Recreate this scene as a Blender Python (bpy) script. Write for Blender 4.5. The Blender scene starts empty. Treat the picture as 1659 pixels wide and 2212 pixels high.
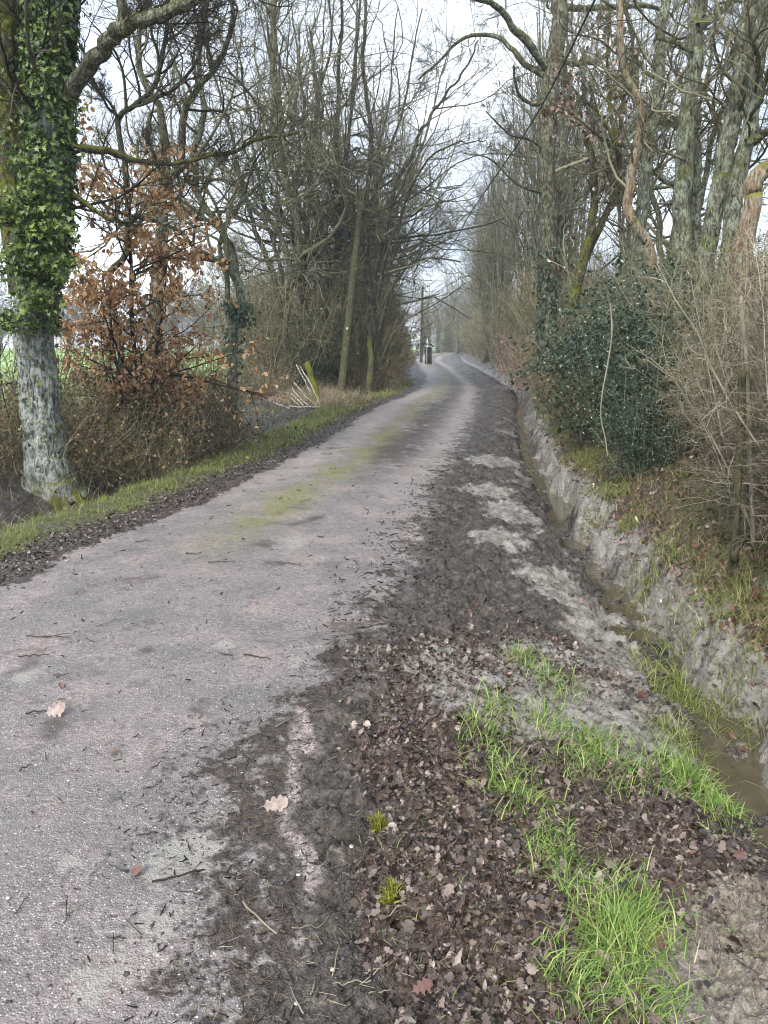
import bpy, math
import numpy as np
C = bpy.context.scene
R = math.radians
# ------------------------------------------------------------------ camera
PITCH = R(12.9)
cam_d = bpy.data.cameras.new('camera'); cam = bpy.data.objects.new('camera', cam_d)
C.collection.objects.link(cam); C.camera = cam
cam.location = (0, 0, 1.6); cam.rotation_euler = (R(90) - PITCH, 0, 0)
cam_d.sensor_fit = 'VERTICAL'; cam_d.sensor_height = 36; cam_d.lens = 26
cam_d.clip_start = 0.05; cam_d.clip_end = 3000
# ------------------------------------------------------------------ sky
SUN_EL, SUN_AZ = R(42), R(205)          # sun behind the right shoulder of the viewer, veiled by cloud
W = bpy.data.worlds.new('World'); C.world = W; W.use_nodes = True
nt = W.node_tree; nt.nodes.clear()
def nn(t, ty, **kw):
    n = t.nodes.new(ty)
    for k, v in kw.items(): setattr(n, k, v)
    return n
out = nn(nt, 'ShaderNodeOutputWorld'); bg = nn(nt, 'ShaderNodeBackground'); bg.inputs['Strength'].default_value = 0.1
sky = nn(nt, 'ShaderNodeTexSky', sky_type='NISHITA', sun_disc=False, sun_elevation=SUN_EL, sun_rotation=SUN_AZ)
sky.dust_density = 2.0
tc = nn(nt, 'ShaderNodeTexCoord'); mp = nn(nt, 'ShaderNodeMapping'); mp.inputs['Scale'].default_value = (1, 1, 2.2)
nz = nn(nt, 'ShaderNodeTexNoise'); nz.inputs['Scale'].default_value = 2.6; nz.inputs['Detail'].default_value = 5
cr = nn(nt, 'ShaderNodeValToRGB')
cr.color_ramp.elements[0].position = 0.36; cr.color_ramp.elements[0].color = (2.05, 2.55, 3.3, 1)
cr.color_ramp.elements[1].position = 0.66; cr.color_ramp.elements[1].color = (6.4, 6.7, 7.1, 1)
mx = nn(nt, 'ShaderNodeMix', data_type='RGBA'); mx.inputs[0].default_value = 0.86
L = nt.links.new
L(tc.outputs['Generated'], mp.inputs['Vector']); L(mp.outputs[0], nz.inputs['Vector']); L(nz.outputs['Fac'], cr.inputs['Fac'])
L(sky.outputs[0], mx.inputs[6]); L(cr.outputs[0], mx.inputs[7]); L(mx.outputs[2], bg.inputs['Color']); L(bg.outputs[0], out.inputs['Surface'])
sd = bpy.data.lights.new('sun', 'SUN'); so = bpy.data.objects.new('sun', sd); C.collection.objects.link(so)
sd.energy = 1.5; sd.angle = R(20); sd.color = (1, 0.95, 0.88)
so.rotation_euler = (R(90) - SUN_EL, 0, R(180) - SUN_AZ + R(0))
C.view_settings.view_transform = 'Standard'; C.view_settings.look = 'None'
C.view_settings.exposure = 1.9; C.view_settings.gamma = 1
C.cycles.max_bounces = 5; C.cycles.diffuse_bounces = 2; C.cycles.glossy_bounces = 2; C.cycles.transmission_bounces = 3
C.cycles.volume_bounces = 0; C.cycles.transparent_max_bounces = 4
C.cycles.filter_width = 1.1; C.cycles.use_denoising = True

# ------------------------------------------------------------------ helpers
rng = np.random.default_rng(11)
PX = 26 / 36 * 2212
def ray(vx, vy):
    a = (vx - 829.5) / PX; b = (1106 - vy) / PX
    return np.array([a, math.cos(PITCH) + b * math.sin(PITCH), -math.sin(PITCH) + b * math.cos(PITCH)])
def at(vx, vy, Y):                       # the point of that sight line Y metres ahead
    d = ray(vx, vy); return d * (Y / d[1]) + np.array([0, 0, 1.6])
def onz(vx, vy, z=0.0):
    d = ray(vx, vy); t = (z - 1.6) / d[2]; return d * t + np.array([0, 0, 1.6])

def hsh(i, j, s):
    h = (i.astype(np.int64) * 374761393 + j.astype(np.int64) * 668265263 + s * 1442695041) & 0xffffffff
    h = ((h ^ (h >> 13)) * 1274126177) & 0xffffffff
    h = (h ^ (h >> 16)) & 0xffffffff
    return h / 4294967295.0
def vn(x, y, s=0):
    xi = np.floor(x); yi = np.floor(y); fx = x - xi; fy = y - yi
    fx = fx * fx * fx * (fx * (fx * 6 - 15) + 10); fy = fy * fy * fy * (fy * (fy * 6 - 15) + 10)
    a = hsh(xi, yi, s); b = hsh(xi + 1, yi, s); c = hsh(xi, yi + 1, s); d = hsh(xi + 1, yi + 1, s)
    return (a + (b - a) * fx) * (1 - fy) + (c + (d - c) * fx) * fy
def fbm(x, y, o=4, s=0, g=0.5):
    t = 0; a = 1; n = 0
    c, q = math.cos(0.6), math.sin(0.6)
    for k in range(o):
        t = t + a * (vn(x, y, s + k * 17) - 0.5); n += a; a *= g
        x, y = (x * c - y * q) * 2.03 + 5.2, (x * q + y * c) * 2.03 - 3.1
    return t / n * 2
def ss(a, b, x):
    t = np.clip((x - a) / (b - a), 0, 1); return t * t * (3 - 2 * t)

def tag(o, label=None, cat=None, group=None, kind=None):
    if label: o['label'] = label
    if cat: o['category'] = cat
    if group: o['group'] = group
    if kind: o['kind'] = kind
    return o
def link(name, data, parent=None, mat=None):
    o = bpy.data.objects.new(name, data); C.collection.objects.link(o)
    if parent is not None: o.parent = parent
    if mat is not None: data.materials.append(mat)
    return o
def empty(name, loc=(0, 0, 0), rz=0, s=1):
    o = bpy.data.objects.new(name, None); C.collection.objects.link(o)
    o.location = loc; o.rotation_euler = (0, 0, rz); o.scale = (s, s, s); o.empty_display_size = 0.1
    return o
def mesh(name, V, F, smooth=True):
    """F: list of int arrays, each (n, k)"""
    me = bpy.data.meshes.new(name)
    V = np.asarray(V, np.float32); me.vertices.add(len(V)); me.vertices.foreach_set('co', V.ravel())
    F = [f for f in F if len(f)]
    nl = sum(f.size for f in F); npoly = sum(len(f) for f in F)
    me.loops.add(nl); me.polygons.add(npoly)
    me.loops.foreach_set('vertex_index', np.concatenate([f.ravel() for f in F]).astype(np.int32))
    st = []; o = 0
    for f in F:
        st.append(o + np.arange(len(f)) * f.shape[1]); o += f.size
    me.polygons.foreach_set('loop_start', np.concatenate(st).astype(np.int32))
    me.update(calc_edges=True)
    if smooth: me.polygons.foreach_set('use_smooth', np.ones(npoly, bool))
    return me
def nrm(v): return v / np.maximum(np.linalg.norm(v, axis=-1, keepdims=True), 1e-9)

class Geo:
    def __init__(s): s.V = []; s.F = []; s.n = 0
    def add(s, V, *F):
        s.V.append(np.asarray(V, float).reshape(-1, 3))
        for f in F: s.F.append(np.asarray(f) + s.n)
        s.n += len(s.V[-1]); return s
    def tubes(s, P, Rr, k=3, bark=0.0, cap=False):
        P = np.asarray(P, float); Rr = np.asarray(Rr, float)
        if P.ndim == 2: P = P[None]; Rr = Rr[None]
        if not len(P): return s
        B, n, _ = P.shape
        T = nrm(np.gradient(P, axis=1)); ch = nrm(P[:, -1] - P[:, 0])
        ref = np.where(np.abs(ch[:, 2:3]) > 0.8, np.array([[1.0, 0.13, 0]]), np.array([[0, 0.1, 1.0]]))
        u = nrm(np.cross(T, ref[:, None])); v = np.cross(T, u)
        a = np.arange(k) * 2 * math.pi / k
        rr = Rr[:, :, None] * np.ones(k)
        if bark:
            zz = np.cumsum(np.linalg.norm(np.gradient(P, axis=1), axis=2), axis=1)
            A, Z = np.broadcast_to(a, (B, n, k)), np.broadcast_to(zz[:, :, None], (B, n, k))
            nn_ = fbm(np.cos(A) * 2.2 + 7, np.sin(A) * 2.2 + Z * 1.3, 3, int(P[0, 0, 0] * 50) % 97)
            wv = .35 * fbm(np.cos(A) * 2 + 9, Z * 2.5, 2, 6); ri = 1 - np.abs(fbm(np.cos(A + wv) * 11 + 3, np.sin(A + wv) * 11 + Z * 1.1, 2, 5)) * 2.4
            rr = rr * (1 + nn_ * bark * 1.2 + (ri - 0.5) * bark * (0.5 if k > 30 else 0.2))
        ring = P[:, :, None] + rr[..., None] * (np.cos(a)[:, None] * u[:, :, None] + np.sin(a)[:, None] * v[:, :, None])
        i0 = (np.arange(B)[:, None, None] * n + np.arange(n - 1)[None, :, None]) * k
        j = np.arange(k)[None, None]; j2 = (j + 1) % k
        Fq = np.stack([i0 + j, i0 + j2, i0 + k + j2, i0 + k + j], -1).reshape(-1, 4)
        s.add(ring, Fq)
        if cap:
            b0 = s.n - B * n * k
            for b in range(B):
                s.F.append(np.array([[b0 + (b * n + n - 1) * k + q for q in range(k)]]))
                s.F.append(np.array([[b0 + b * n * k + q for q in range(k)][::-1]]))
        return s
    def leaves(s, pos, nor, fwd, size, tpl, curl=0.0):
        """tpl = (verts (m,3) with x across, y along the leaf, faces list)"""
        tv, tf = tpl; N = len(pos); m = len(tv)
        nor = nrm(nor); x = nrm(np.cross(fwd, nor)); y = np.cross(nor, x)
        size = np.broadcast_to(np.asarray(size, float), (N,))
        q = np.broadcast_to(tv, (N, m, 3)).copy()
        q[:, :, 2] += (rng.normal(0, 1, (N, 1)) * (q[:, :, 0] ** 2) + rng.normal(0, 1, (N, 1)) * (q[:, :, 1] ** 2) * 0.6) * curl
        q = q * size[:, None, None] * np.stack([rng.uniform(.65, 1.5, N), rng.uniform(.75, 1.1, N), np.ones(N)], -1)[:, None]
        Vv = pos[:, None] + q[:, :, 0:1] * x[:, None] + q[:, :, 1:2] * y[:, None] + q[:, :, 2:3] * nor[:, None]
        off = (np.arange(N) * m)[:, None, None]
        s.add(Vv, *[(np.asarray(f)[None] + off).reshape(-1, np.asarray(f).shape[1]) for f in tf])
        return s
    def blades(s, pos, h, w, lean, az=None, lv=(0, .4, .75, 1)):
        N = len(pos); az = rng.uniform(0, 2 * math.pi, N) if az is None else az
        d = np.stack([np.cos(az), np.sin(az), 0 * az], -1)
        fa = az + math.pi / 2 + rng.normal(0, .5, N); sd = np.stack([np.cos(fa), np.sin(fa), 0 * fa], -1)
        n = len(lv); V = np.zeros((N, n, 2, 3)); h = np.asarray(h)[:, None]; lean = np.asarray(lean)[:, None]
        for i, t in enumerate(lv):
            ang = lean * (0.25 + t)           # bends over progressively
            p = pos + d * h * t * np.sin(np.clip(ang, 0, 2.2) * .8) + np.array([0, 0, 1.]) * h * t * np.cos(np.clip(ang, 0, 2.2) * .8)
            ww = (w * (1 - t * 0.92))[:, None] if np.ndim(w) else w * (1 - t * .92)
            V[:, i, 0] = p - sd * ww / 2; V[:, i, 1] = p + sd * ww / 2
        o = (np.arange(N) * n * 2)[:, None, None]
        q = np.array([[2 * i, 2 * i + 1, 2 * i + 3, 2 * i + 2] for i in range(n - 1)])
        s.add(V, (q[None] + o).reshape(-1, 4)); return s
    def box(s, c, sz, rot=None):
        v = np.array([[x, y, z] for x in (-.5, .5) for y in (-.5, .5) for z in (-.5, .5)]) * np.array(sz)
        if rot is not None: v = v @ np.asarray(rot).T
        s.add(v + np.asarray(c), np.array([[0, 1, 3, 2], [4, 6, 7, 5], [0, 4, 5, 1], [2, 3, 7, 6], [0, 2, 6, 4], [1, 5, 7, 3]])); return s
    def build(s, name, mat, parent=None, smooth=True):
        if not s.V: return None
        return link(name, mesh(name, np.concatenate(s.V), s.F, smooth), parent, mat)

def fan(outline, fold=0.12):
    """leaf template: outline of right half from base to tip -> folded leaf with a midrib"""
    o = np.array(outline, float); m = len(o)
    mid = np.stack([np.zeros(m), o[:, 1], np.zeros(m)], -1)
    r = np.stack([o[:, 0], o[:, 1], np.abs(o[:, 0]) * fold * 2], -1); l = r * np.array([-1, 1, 1])
    V = np.concatenate([mid, r, l]); i = np.arange(m - 1)
    return V, [np.stack([i, i + m, i + m + 1, i + 1], -1), np.stack([i, i + 1, i + 2 * m + 1, i + 2 * m], -1)]
OAK = fan([(.01, -.08), (.015, .04), (.1, .12), (.2, .15), (.21, .22), (.14, .28), (.16, .33), (.29, .38), (.32, .45), (.27, .52), (.19, .55), (.21, .6), (.32, .66), (.33, .74), (.26, .8), (.19, .81), (.2, .87), (.18, .95), (.1, 1.0), (.01, 1.02)], .06)
OAK2 = fan([(.01, -.1), (.02, .05), (.13, .1), (.26, .2), (.28, .3), (.16, .36), (.2, .44), (.36, .54), (.34, .66), (.22, .7), (.25, .82), (.15, .92), (.01, .96)], .02)
SHRED = fan([(.02, .1), (.2, .05), (.3, .22), (.12, .34), (.33, .4), (.25, .6), (.05, .66)], -.05)
IVY = fan([(.01, 0), (.22, -.08), (.42, .12), (.2, .3), (.34, .5), (.12, .62), (.01, 1)], .1)
BEECH = fan([(.01, 0), (.2, .2), (.27, .5), (.17, .8), (.01, 1)], .25)
HOLLY = fan([(.01, 0), (.26, .12), (.14, .3), (.3, .45), (.15, .62), (.2, .78), (.01, 1)], .3)
TINY = fan([(.02, 0), (.3, .4), (.02, 1)], .15)

# ------------------------------------------------------------------ branching
def grow(b, d, Ln, n, wob, up, droop=0.0):
    P = np.zeros((len(b), n, 3)); P[:, 0] = b; d = nrm(d.copy())
    for j in range(1, n):
        d = d + rng.normal(0, wob, d.shape); d[:, 2] += up - droop * j / n; d = nrm(d)
        P[:, j] = P[:, j - 1] + d * (Ln / (n - 1))[:, None]
    return P
def rad(r0, r1, n): return r0[:, None] + (r1 - r0)[:, None] * np.linspace(0, 1, n)[None] ** 0.8
def spawn(P, Rr, m, t0=.2, t1=1, ang=.8, asd=.2, lr=.5, n=6, wob=.2, up=.05, rmax=.6, rmin=.0015, base=.0, Lmax=None, tip=.35, fl=0.5, bias=None):
    B, k, _ = P.shape
    idx = np.repeat(np.arange(B), m); N = len(idx)
    t = rng.uniform(t0, t1, N); f = t * (k - 1.001); i = f.astype(int); w = (f - i)[:, None]
    b = P[idx, i] * (1 - w) + P[idx, i + 1] * w
    T = nrm(P[idx, i + 1] - P[idx, i]); r = Rr[idx, i] * (1 - w[:, 0]) + Rr[idx, i + 1] * w[:, 0]
    a = rng.normal(0, 1, (N, 3)); u = nrm(np.cross(T, a))
    if bias is not None: u = nrm(u + np.array(bias))
    th = rng.normal(ang, asd, N)[:, None]
    d = np.cos(th) * T + np.sin(th) * u
    Lp = np.linalg.norm(np.diff(P, axis=1), axis=2).sum(1)[idx]
    Ln = Lp * lr * rng.uniform(.55, 1.25, N) * (1.15 - fl * t) + base
    if Lmax: Ln = np.minimum(Ln, Lmax * rng.uniform(.6, 1, N))
    r0 = np.maximum(np.minimum(r * rng.uniform(.4, .8, N) * (rmax / .6), Ln * .016 + .001), rmin)
    return grow(b, d, Ln, n, wob, up), rad(r0, np.maximum(r0 * tip, rmin * .7), n)
def smooth_path(pts, n, jit=0.0):
    p = np.array(pts, float); q = np.vstack([2 * p[0] - p[1], p, 2 * p[-1] - p[-2]]); m = len(p) - 1
    t = np.linspace(0, m - 1e-6, n); i = t.astype(int); f = (t - i)[:, None]
    a, b, c, d = q[i], q[i + 1], q[i + 2], q[i + 3]
    r = .5 * (2 * b + (c - a) * f + (2 * a - 5 * b + 4 * c - d) * f ** 2 + (3 * b - a - 3 * c + d) * f ** 3)
    if jit:
        for k_ in range(3): r[:, k_] += jit * fbm(np.linspace(0, m * 2.5, n) + k_ * 31, np.full(n, pts[0][0] * 7.7), 3, k_)
    return r

# ------------------------------------------------------------------ terrain
def curve(pts):
    a = np.array(pts); return lambda y: np.interp(y, a[:, 1], a[:, 0])
XL = curve([(-4.1, -4), (-3.25, 1.5), (-2.64, 4.86), (-2.43, 5.96), (-2.01, 7.32), (-1.64, 9.25), (-1.04, 12.76), (-.35, 18.86), (.85, 24.5), (1.5, 30), (2.0, 40), (2.4, 55), (2.7, 68), (4.2, 90), (7.2, 112), (14, 150), (40, 260)])
XR = curve([(.1, -4), (-.2, 1.46), (-.36, 2.62), (-.2, 3.27), (.08, 4.44), (.52, 7.55), (1.1, 10.85), (2.4, 18.86), (3.3, 26), (3.65, 30.5), (4.1, 40), (4.6, 50), (5.1, 68), (7, 90), (10.4, 112), (18, 150), (44, 260)])
XD = curve([(1.5, -4), (1.5, 1.5), (1.52, 2.4), (1.57, 3.11), (1.62, 4.17), (1.73, 6.03), (1.9, 7.77), (2.37, 11.7), (3.41, 18.5), (4.9, 27.13), (6.0, 45), (6.9, 65), (9.6, 96), (20, 150), (46, 260)])
def bumps(x, y, lst):
    t = 0
    for (cx, cy, rx, ry, a) in lst: t = t + a * np.exp(-((x - cx) / rx) ** 2 - ((y - cy) / ry) ** 2)
    return t
def blobs(vs, r, z=0.0):
    o = []
    for v in vs:
        p = onz(v[0], v[1], z); o.append((p[0], p[1], r * (v[2] if len(v) > 2 else 1), r * 1.5 * (v[2] if len(v) > 2 else 1), 1))
    return o
CLAY = blobs([(1180, 1240, 1.2), (950, 1470), (1050, 1480), (1130, 1520, .8), (1330, 1400, 1.3), (1400, 1560, 1.2), (1050, 1055, 1.5), (1100, 1100, 1.4), (1250, 1540), (1130, 1410, .8), (1060, 990, 2), (1080, 1160, 1.2), (1280, 1300, 1.2)], .2) + \
       blobs([(1560, 2080, 1.6), (1640, 1950, 1.3), (1500, 2180, 1.2), (1600, 2200, 1.4)], .1)
CLAYR = blobs([(390, 1850, .9), (340, 2010, .5), (700, 2180, .35), (60, 1470, .5), (190, 1460, .4), (490, 1400, .5), (640, 1180, .9), (260, 1660, .4), (150, 1880, .3), (640, 1440, .4), (470, 1850, .5), (200, 2150, .5)], .11)
GRS = blobs([(1040, 1600, .9), (1090, 1690), (1160, 1740), (1200, 1860), (1240, 1630, .8), (1300, 1610, .9), (1480, 1640, 1.1), (1540, 1690), (1350, 1670), (1330, 2020, 1.1), (1290, 1960), (1400, 1990, .9), (1250, 2110), (1400, 2170, .8), (1130, 1425, .8), (1200, 1480), (1180, 1560, .8), (1430, 1660, 1), (1070, 1540, .8)], .09)
DARK = blobs([(930, 1350, 1.3), (1050, 1370, 1.2), (1000, 1120, 1.8), (950, 1200, 1.5), (1050, 1000, 1.8), (1040, 940, 2)], .28)
def masks(x, y):
    xl, xr, xd = XL(y), XR(y), XD(y); far = ss(20, 60, y)
    w1 = fbm(x * 2.2, y * 2.2, 4, 1); w2 = fbm(x * 7, y * 7, 3, 2); w3 = fbm(x * 22, y * 22, 3, 3)
    t = (x - xl) / np.maximum(xr - xl, .5)
    inside = ss(-.05, .05, x - xl + w1 * .06 + w2 * .06) * ss(-.05, .08, xr - x + w1 * .12 + w2 * .14 + .02)
    M = {}
    M['tar'] = inside
    M['pink'] = np.clip(np.exp(-((x - (np.interp(y, [1.3, 1.75, 2.15, 2.7, 3.0], [-.1, -.17, -.3, -.36, -.35]) + w2 * .06 + w3 * .03)) / .036) ** 2) * ss(1.35, 1.7, y) * ss(3.15, 2.8, y) * (.9 + w3), 0, 1)
    # mud trodden over the right edge of the tarmac, thin over the tarmac
    e = xr - x
    mud = ss(.3, .1, e + w1 * .13 + w2 * .26 + w3 * .2 + fbm(x * 60, y * 60, 2, 47) * .12 + ss(2.9, 5.5, y) * .12) * inside
    stripe = np.exp(-((x - (np.interp(y, [1.3, 1.75, 2.15, 2.7, 3.0], [-.1, -.17, -.3, -.36, -.35]) + w2 * .06 + w3 * .03)) / .034) ** 2) * ss(1.35, 1.7, y) * ss(3.1, 2.75, y)
    mud = np.clip(mud - stripe * (1.6 + w2 * 1.6 + w3), 0, 1)
    mid = np.exp(-((t - .62 + w1 * .1) / .2) ** 2) * ss(7.5, 11, y)
    mud = np.maximum(mud, mid * ss(-.75, .2, w2 + w1 * .8 + w3 * .4 + .2) * .85)
    clm = ss(.1, .75, fbm(x * 5, y * 5, 4, 44) + fbm(x * 1.3, y * 1.3, 2, 45) * .6 - .25)        # flakes of dried mud
    mud = np.maximum(mud, clm * .7 * inside)
    M['mud'] = np.maximum(mud, ss(.32, .5, x * 0 + ss(.28, -.05, x - xl + w1 * .15 + w2 * .12)) * inside)
    M['trk'] = (np.exp(-((t - .2 + w1 * .05) / .11) ** 2) + np.exp(-((t - .84 + w1 * .05) / .1) ** 2)) * ss(6, 10, y) * inside * (.75 + w2 * .6)
    M['brn'] = np.clip(bumps(x, y, [(1.25, 1.75, .6, .7, 1.3)]), 0, 1)
    M['moss'] = np.exp(-((t - .43 + w1 * .07) / .11) ** 2) * np.clip(.65 + w1 * .7 + w2 * .7 + fbm(x * 4, y * 1.6, 3, 77) * .6, 0, 1) * ss(4.6, 7, y) * inside
    M['moss'] = np.maximum(M['moss'], .6 * np.exp(-((t - .8 + w1 * .1) / .07) ** 2) * ss(.1, .5, w1) * ss(15, 22, y))
    u = x - xd
    side = ss(-.02, .1, x - xr)          # right of the road
    wall = ss(.02, .08, u + w1 * .1 + w2 * .05) * ss(.36, .26, u + w2 * .12 + w1 * .13)
    cl = np.clip(bumps(x, y, CLAY), 0, 1) * side
    cl = ss(.4, .52, cl + w2 * .4 + w3 * .22)
    cl = np.maximum(cl, wall * (1 - far) * ss(-.8, -.1, w1 + w2 * .5 + .15))
    cl = np.maximum(cl, ss(.15, .55, w1 + w2 * .5) * ss(-.75, -.35, u) * ss(.05, -.15, u) * side * ss(3.0, 4, y) * ss(26, 14, y) * .9)
    M['clay'] = cl * (1 - .8 * ss(11, 24, y))
    M['clr'] = ss(.35, .9, np.clip(bumps(x, y, CLAYR), 0, 1) * 1.1 + w2 * .5 + w3 * .55 + fbm(x * 60, y * 60, 2, 46) * .5) * inside
    lit = side * ss(.2, .4, x - xr + w1 * .2) * ss(.25, -.1, u + .55) * ss(4.6, 3.0, y + w1)
    M['lit'] = np.maximum(lit, ss(.22, .4, u + w1 * .2)) * (1 - cl)
    v = xl - x
    M['grl'] = ss(.22, .38, v + w1 * .12 + w2 * .08) * ss(1.15, .95, v + w1 * .12) * (1 - ss(29, 33, y))
    M['grr'] = ss(.3, .5, u + w1 * .25) * ss(2.2, 1.2, u) * ss(-.15, .3, fbm(x * 1.1, y * 1.1, 3, 8) + w2 * .3)
    M['field'] = np.maximum(ss(5.5, 8, v), ss(6, 8, u))
    M['wet'] = ss(.2, -.1, np.abs(u) - .1) + .5 * cl * (1 - np.clip(bumps(x, y, blobs([(1560, 2080, 3)], .2)), 0, 1)) + .55 * side * ss(0, .4, w2 + w1)
    return M
def terrain(x, y, r=None):
    """height of the ground in metres"""
    xl, xr, xd = XL(y), XR(y), XD(y); t = (x - xl) / np.maximum(xr - xl, .5)
    if r is None: r = np.hypot(x, y)
    lod = lambda lam: ss(lam * 260, lam * 90, r)      # drop relief finer than the sheet can carry
    z = .03 * (1 - np.clip(2 * t - 1, -1, 1) ** 2) + 0 * x
    rut = np.exp(-((t - .24) / .12) ** 2) + np.exp(-((t - .8) / .12) ** 2); z = z - .02 * rut * ss(8, 14, y)
    u = x - xd; w1 = fbm(x * 1.6, y * 1.6, 3, 21); w2 = fbm(x * 5, y * 5, 3, 22)
    uu = u + w1 * .13 + w2 * .07 + fbm(x * 16, y * 9, 2, 65) * .03 * lod(.06)
    prof = np.interp(uu, [-1.2, -.45, -.2, -.12, .07, .15, .24, .5, .8, 1.4, 2.2, 3.0, 5, 12, 60, 400], [0, -.045, -.11, -.245, -.25, -.06, .09, .22, .42, .8, 1.15, 1.35, 1.4, 1.2, .8, .5])
    deep = .35 + .65 * ss(60, 25, y); z = z + prof * deep
    v = xl - x; ent = ss(11.8, 13, y) * ss(21, 19, y); vv = v + w1 * .15
    pl = np.interp(vv, [0, .25, .6, .95, 1.25, 1.55, 1.9, 2.4, 4, 7, 50, 400], [0, .01, .05, .02, -.33, -.36, -.05, .12, .15, -.05, -.1, 0])
    ple = np.interp(v, [0, 1, 2, 4, 7, 50], [0, .02, .03, .05, -.05, -.1]); z = z + pl * (1 - ent) + ple * ent
    out = 1 - ss(.0, .12, x - xl) * ss(0, .12, xr - x)
    side = ss(0, .25, x - xr) * ss(.6, .2, u)
    inb = ss(.32, .1, np.abs(u)); z = z + inb * (fbm(x * 2.1, y * 1.4, 3, 61) * .05 + fbm(x * 9, y * 9, 3, 62) * .03 * lod(.1) + .006)
    z = z + out * (w1 * .03 + w2 * .018) * ss(-2, 4, np.abs(x) + 3)
    z = z + side * (fbm(x * 3.2, y * 3.2, 3, 31) * .06 + fbm(x * 12, y * 12, 3, 32) * .05 * lod(.08) + (.5 - np.abs(fbm(x * 7, y * 7, 3, 63)) * 2) * .03) * ss(.8, 3.4, y + 1) * (1 - .6 * np.clip(bumps(x, y, CLAY), 0, 1)) + side * (.5 - np.abs(fbm(x * 30, y * 22, 3, 64)) * 2) * .016 * lod(.035) * (1 - .7 * np.clip(bumps(x, y, CLAY), 0, 1))
    cl1 = 1 - np.abs(fbm(x * 22, y * 22, 3, 33)) * 2
    z = z + out * cl1 * .011 * lod(.04) + out * fbm(x * 70, y * 70, 2, 34) * .005 * lod(.014)
    z = z + (1 - out) * (fbm(x * 60, y * 60, 3, 35) * .0022 * lod(.016) + fbm(x * 3, y * 3, 3, 36) * .008)
    mu = ss(.45, 0, xr - x + fbm(x * 2.2, y * 2.2, 4, 1) * .25) * (1 - out) * ss(9, 5, y)
    z = z + mu * (.008 + .01 * fbm(x * 25, y * 25, 3, 37) * lod(.04))
    # tyre lugs pressed into the trodden mud by the tarmac edge
    lug = np.clip(np.sin((y * 1.0 + (x - xr) * .5 + .02 * w2) * 2 * math.pi / .15) * 1.8, -1, 1) * np.exp(-((x - xr - .16) / .11) ** 4) * ss(1.5, 1.8, y) * ss(3.3, 2.9, y)
    z = z + .02 * lug
    # heap of clods at the lower right
    z = z + bumps(x, y, [(1.25, 1.75, .35, .45, .07)]) * (1 + 1.2 * fbm(x * 9, y * 9, 4, 38)) + bumps(x, y, [(1.2, 1.7, .5, .6, 1)]) * .035 * (1 - 2 * np.abs(fbm(x * 14, y * 14, 4, 39))) * lod(.06)
    z = z + bumps(x, y, [(.3, 3.55, .35, .22, .05), (-.1, 2.55, .3, .05, .012)]) * (1 + fbm(x * 8, y * 8, 3, 40))
    return z
def zt(x, y): return float(terrain(np.array([float(x)]), np.array([float(y)]))[0])

# ------------------------------------------------------------------ materials
def newmat(name):
    m = bpy.data.materials.new(name); m.use_nodes = True; t = m.node_tree; t.nodes.clear()
    o = nn(t, 'ShaderNodeOutputMaterial'); return m, t, o
def ramp(t, fac, stops, interp='LINEAR'):
    r = nn(t, 'ShaderNodeValToRGB'); r.color_ramp.interpolation = interp; e = r.color_ramp.elements
    while len(e) > 1: e.remove(e[-1])
    e[0].position = stops[0][0]; e[0].color = (*stops[0][1], 1)
    for p, c in stops[1:]:
        k = e.new(p); k.color = (*c, 1)
    t.links.new(fac, r.inputs['Fac']); return r.outputs['Color']
def noise(t, vec, scale, detail=3, rough=.55, out='Fac', dist=0):
    n = nn(t, 'ShaderNodeTexNoise'); n.inputs['Scale'].default_value = scale; n.inputs['Detail'].default_value = detail
    n.inputs['Roughness'].default_value = rough; n.inputs['Distortion'].default_value = dist
    t.links.new(vec, n.inputs['Vector']); return n.outputs[out]
def mixc(t, f, a, b, mode='MIX'):
    m = nn(t, 'ShaderNodeMix', data_type='RGBA', blend_type=mode)
    for s, v in ((0, f), (6, a), (7, b)):
        if isinstance(v, (int, float)): m.inputs[s].default_value = v
        elif isinstance(v, tuple): m.inputs[s].default_value = (*v, 1)
        else: t.links.new(v, m.inputs[s])
    return m.outputs[2]
def mth(t, op, a, b=None, clamp=False):
    m = nn(t, 'ShaderNodeMath', operation=op, use_clamp=clamp)
    for s, v in ((0, a), (1, b)):
        if v is None: continue
        if isinstance(v, (int, float)): m.inputs[s].default_value = v
        else: t.links.new(v, m.inputs[s])
    return m.outputs[0]
def mapr(t, v, a, b, c=0, d=1):
    m = nn(t, 'ShaderNodeMapRange', interpolation_type='SMOOTHSTEP')
    for i, q in enumerate((a, b, c, d)): m.inputs[i + 1].default_value = q
    t.links.new(v, m.inputs[0]); return m.outputs[0]
def attr(t, n):
    a = nn(t, 'ShaderNodeAttribute', attribute_name=n); return a.outputs['Fac']
def principled(t, o, col, rough=.8, spec=.3, bump=None, bstr=.5, bdist=.01):
    p = nn(t, 'ShaderNodeBsdfPrincipled')
    if isinstance(col, tuple): p.inputs['Base Color'].default_value = (*col, 1)
    else: t.links.new(col, p.inputs['Base Color'])
    if isinstance(rough, (int, float)): p.inputs['Roughness'].default_value = rough
    else: t.links.new(rough, p.inputs['Roughness'])
    p.inputs['Specular IOR Level'].default_value = spec
    if bump is not None:
        b = nn(t, 'ShaderNodeBump'); b.inputs['Strength'].default_value = bstr; b.inputs['Distance'].default_value = bdist
        t.links.new(bump, b.inputs['Height']); t.links.new(b.outputs[0], p.inputs['Normal'])
    t.links.new(p.outputs[0], o.inputs['Surface']); return p

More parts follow.
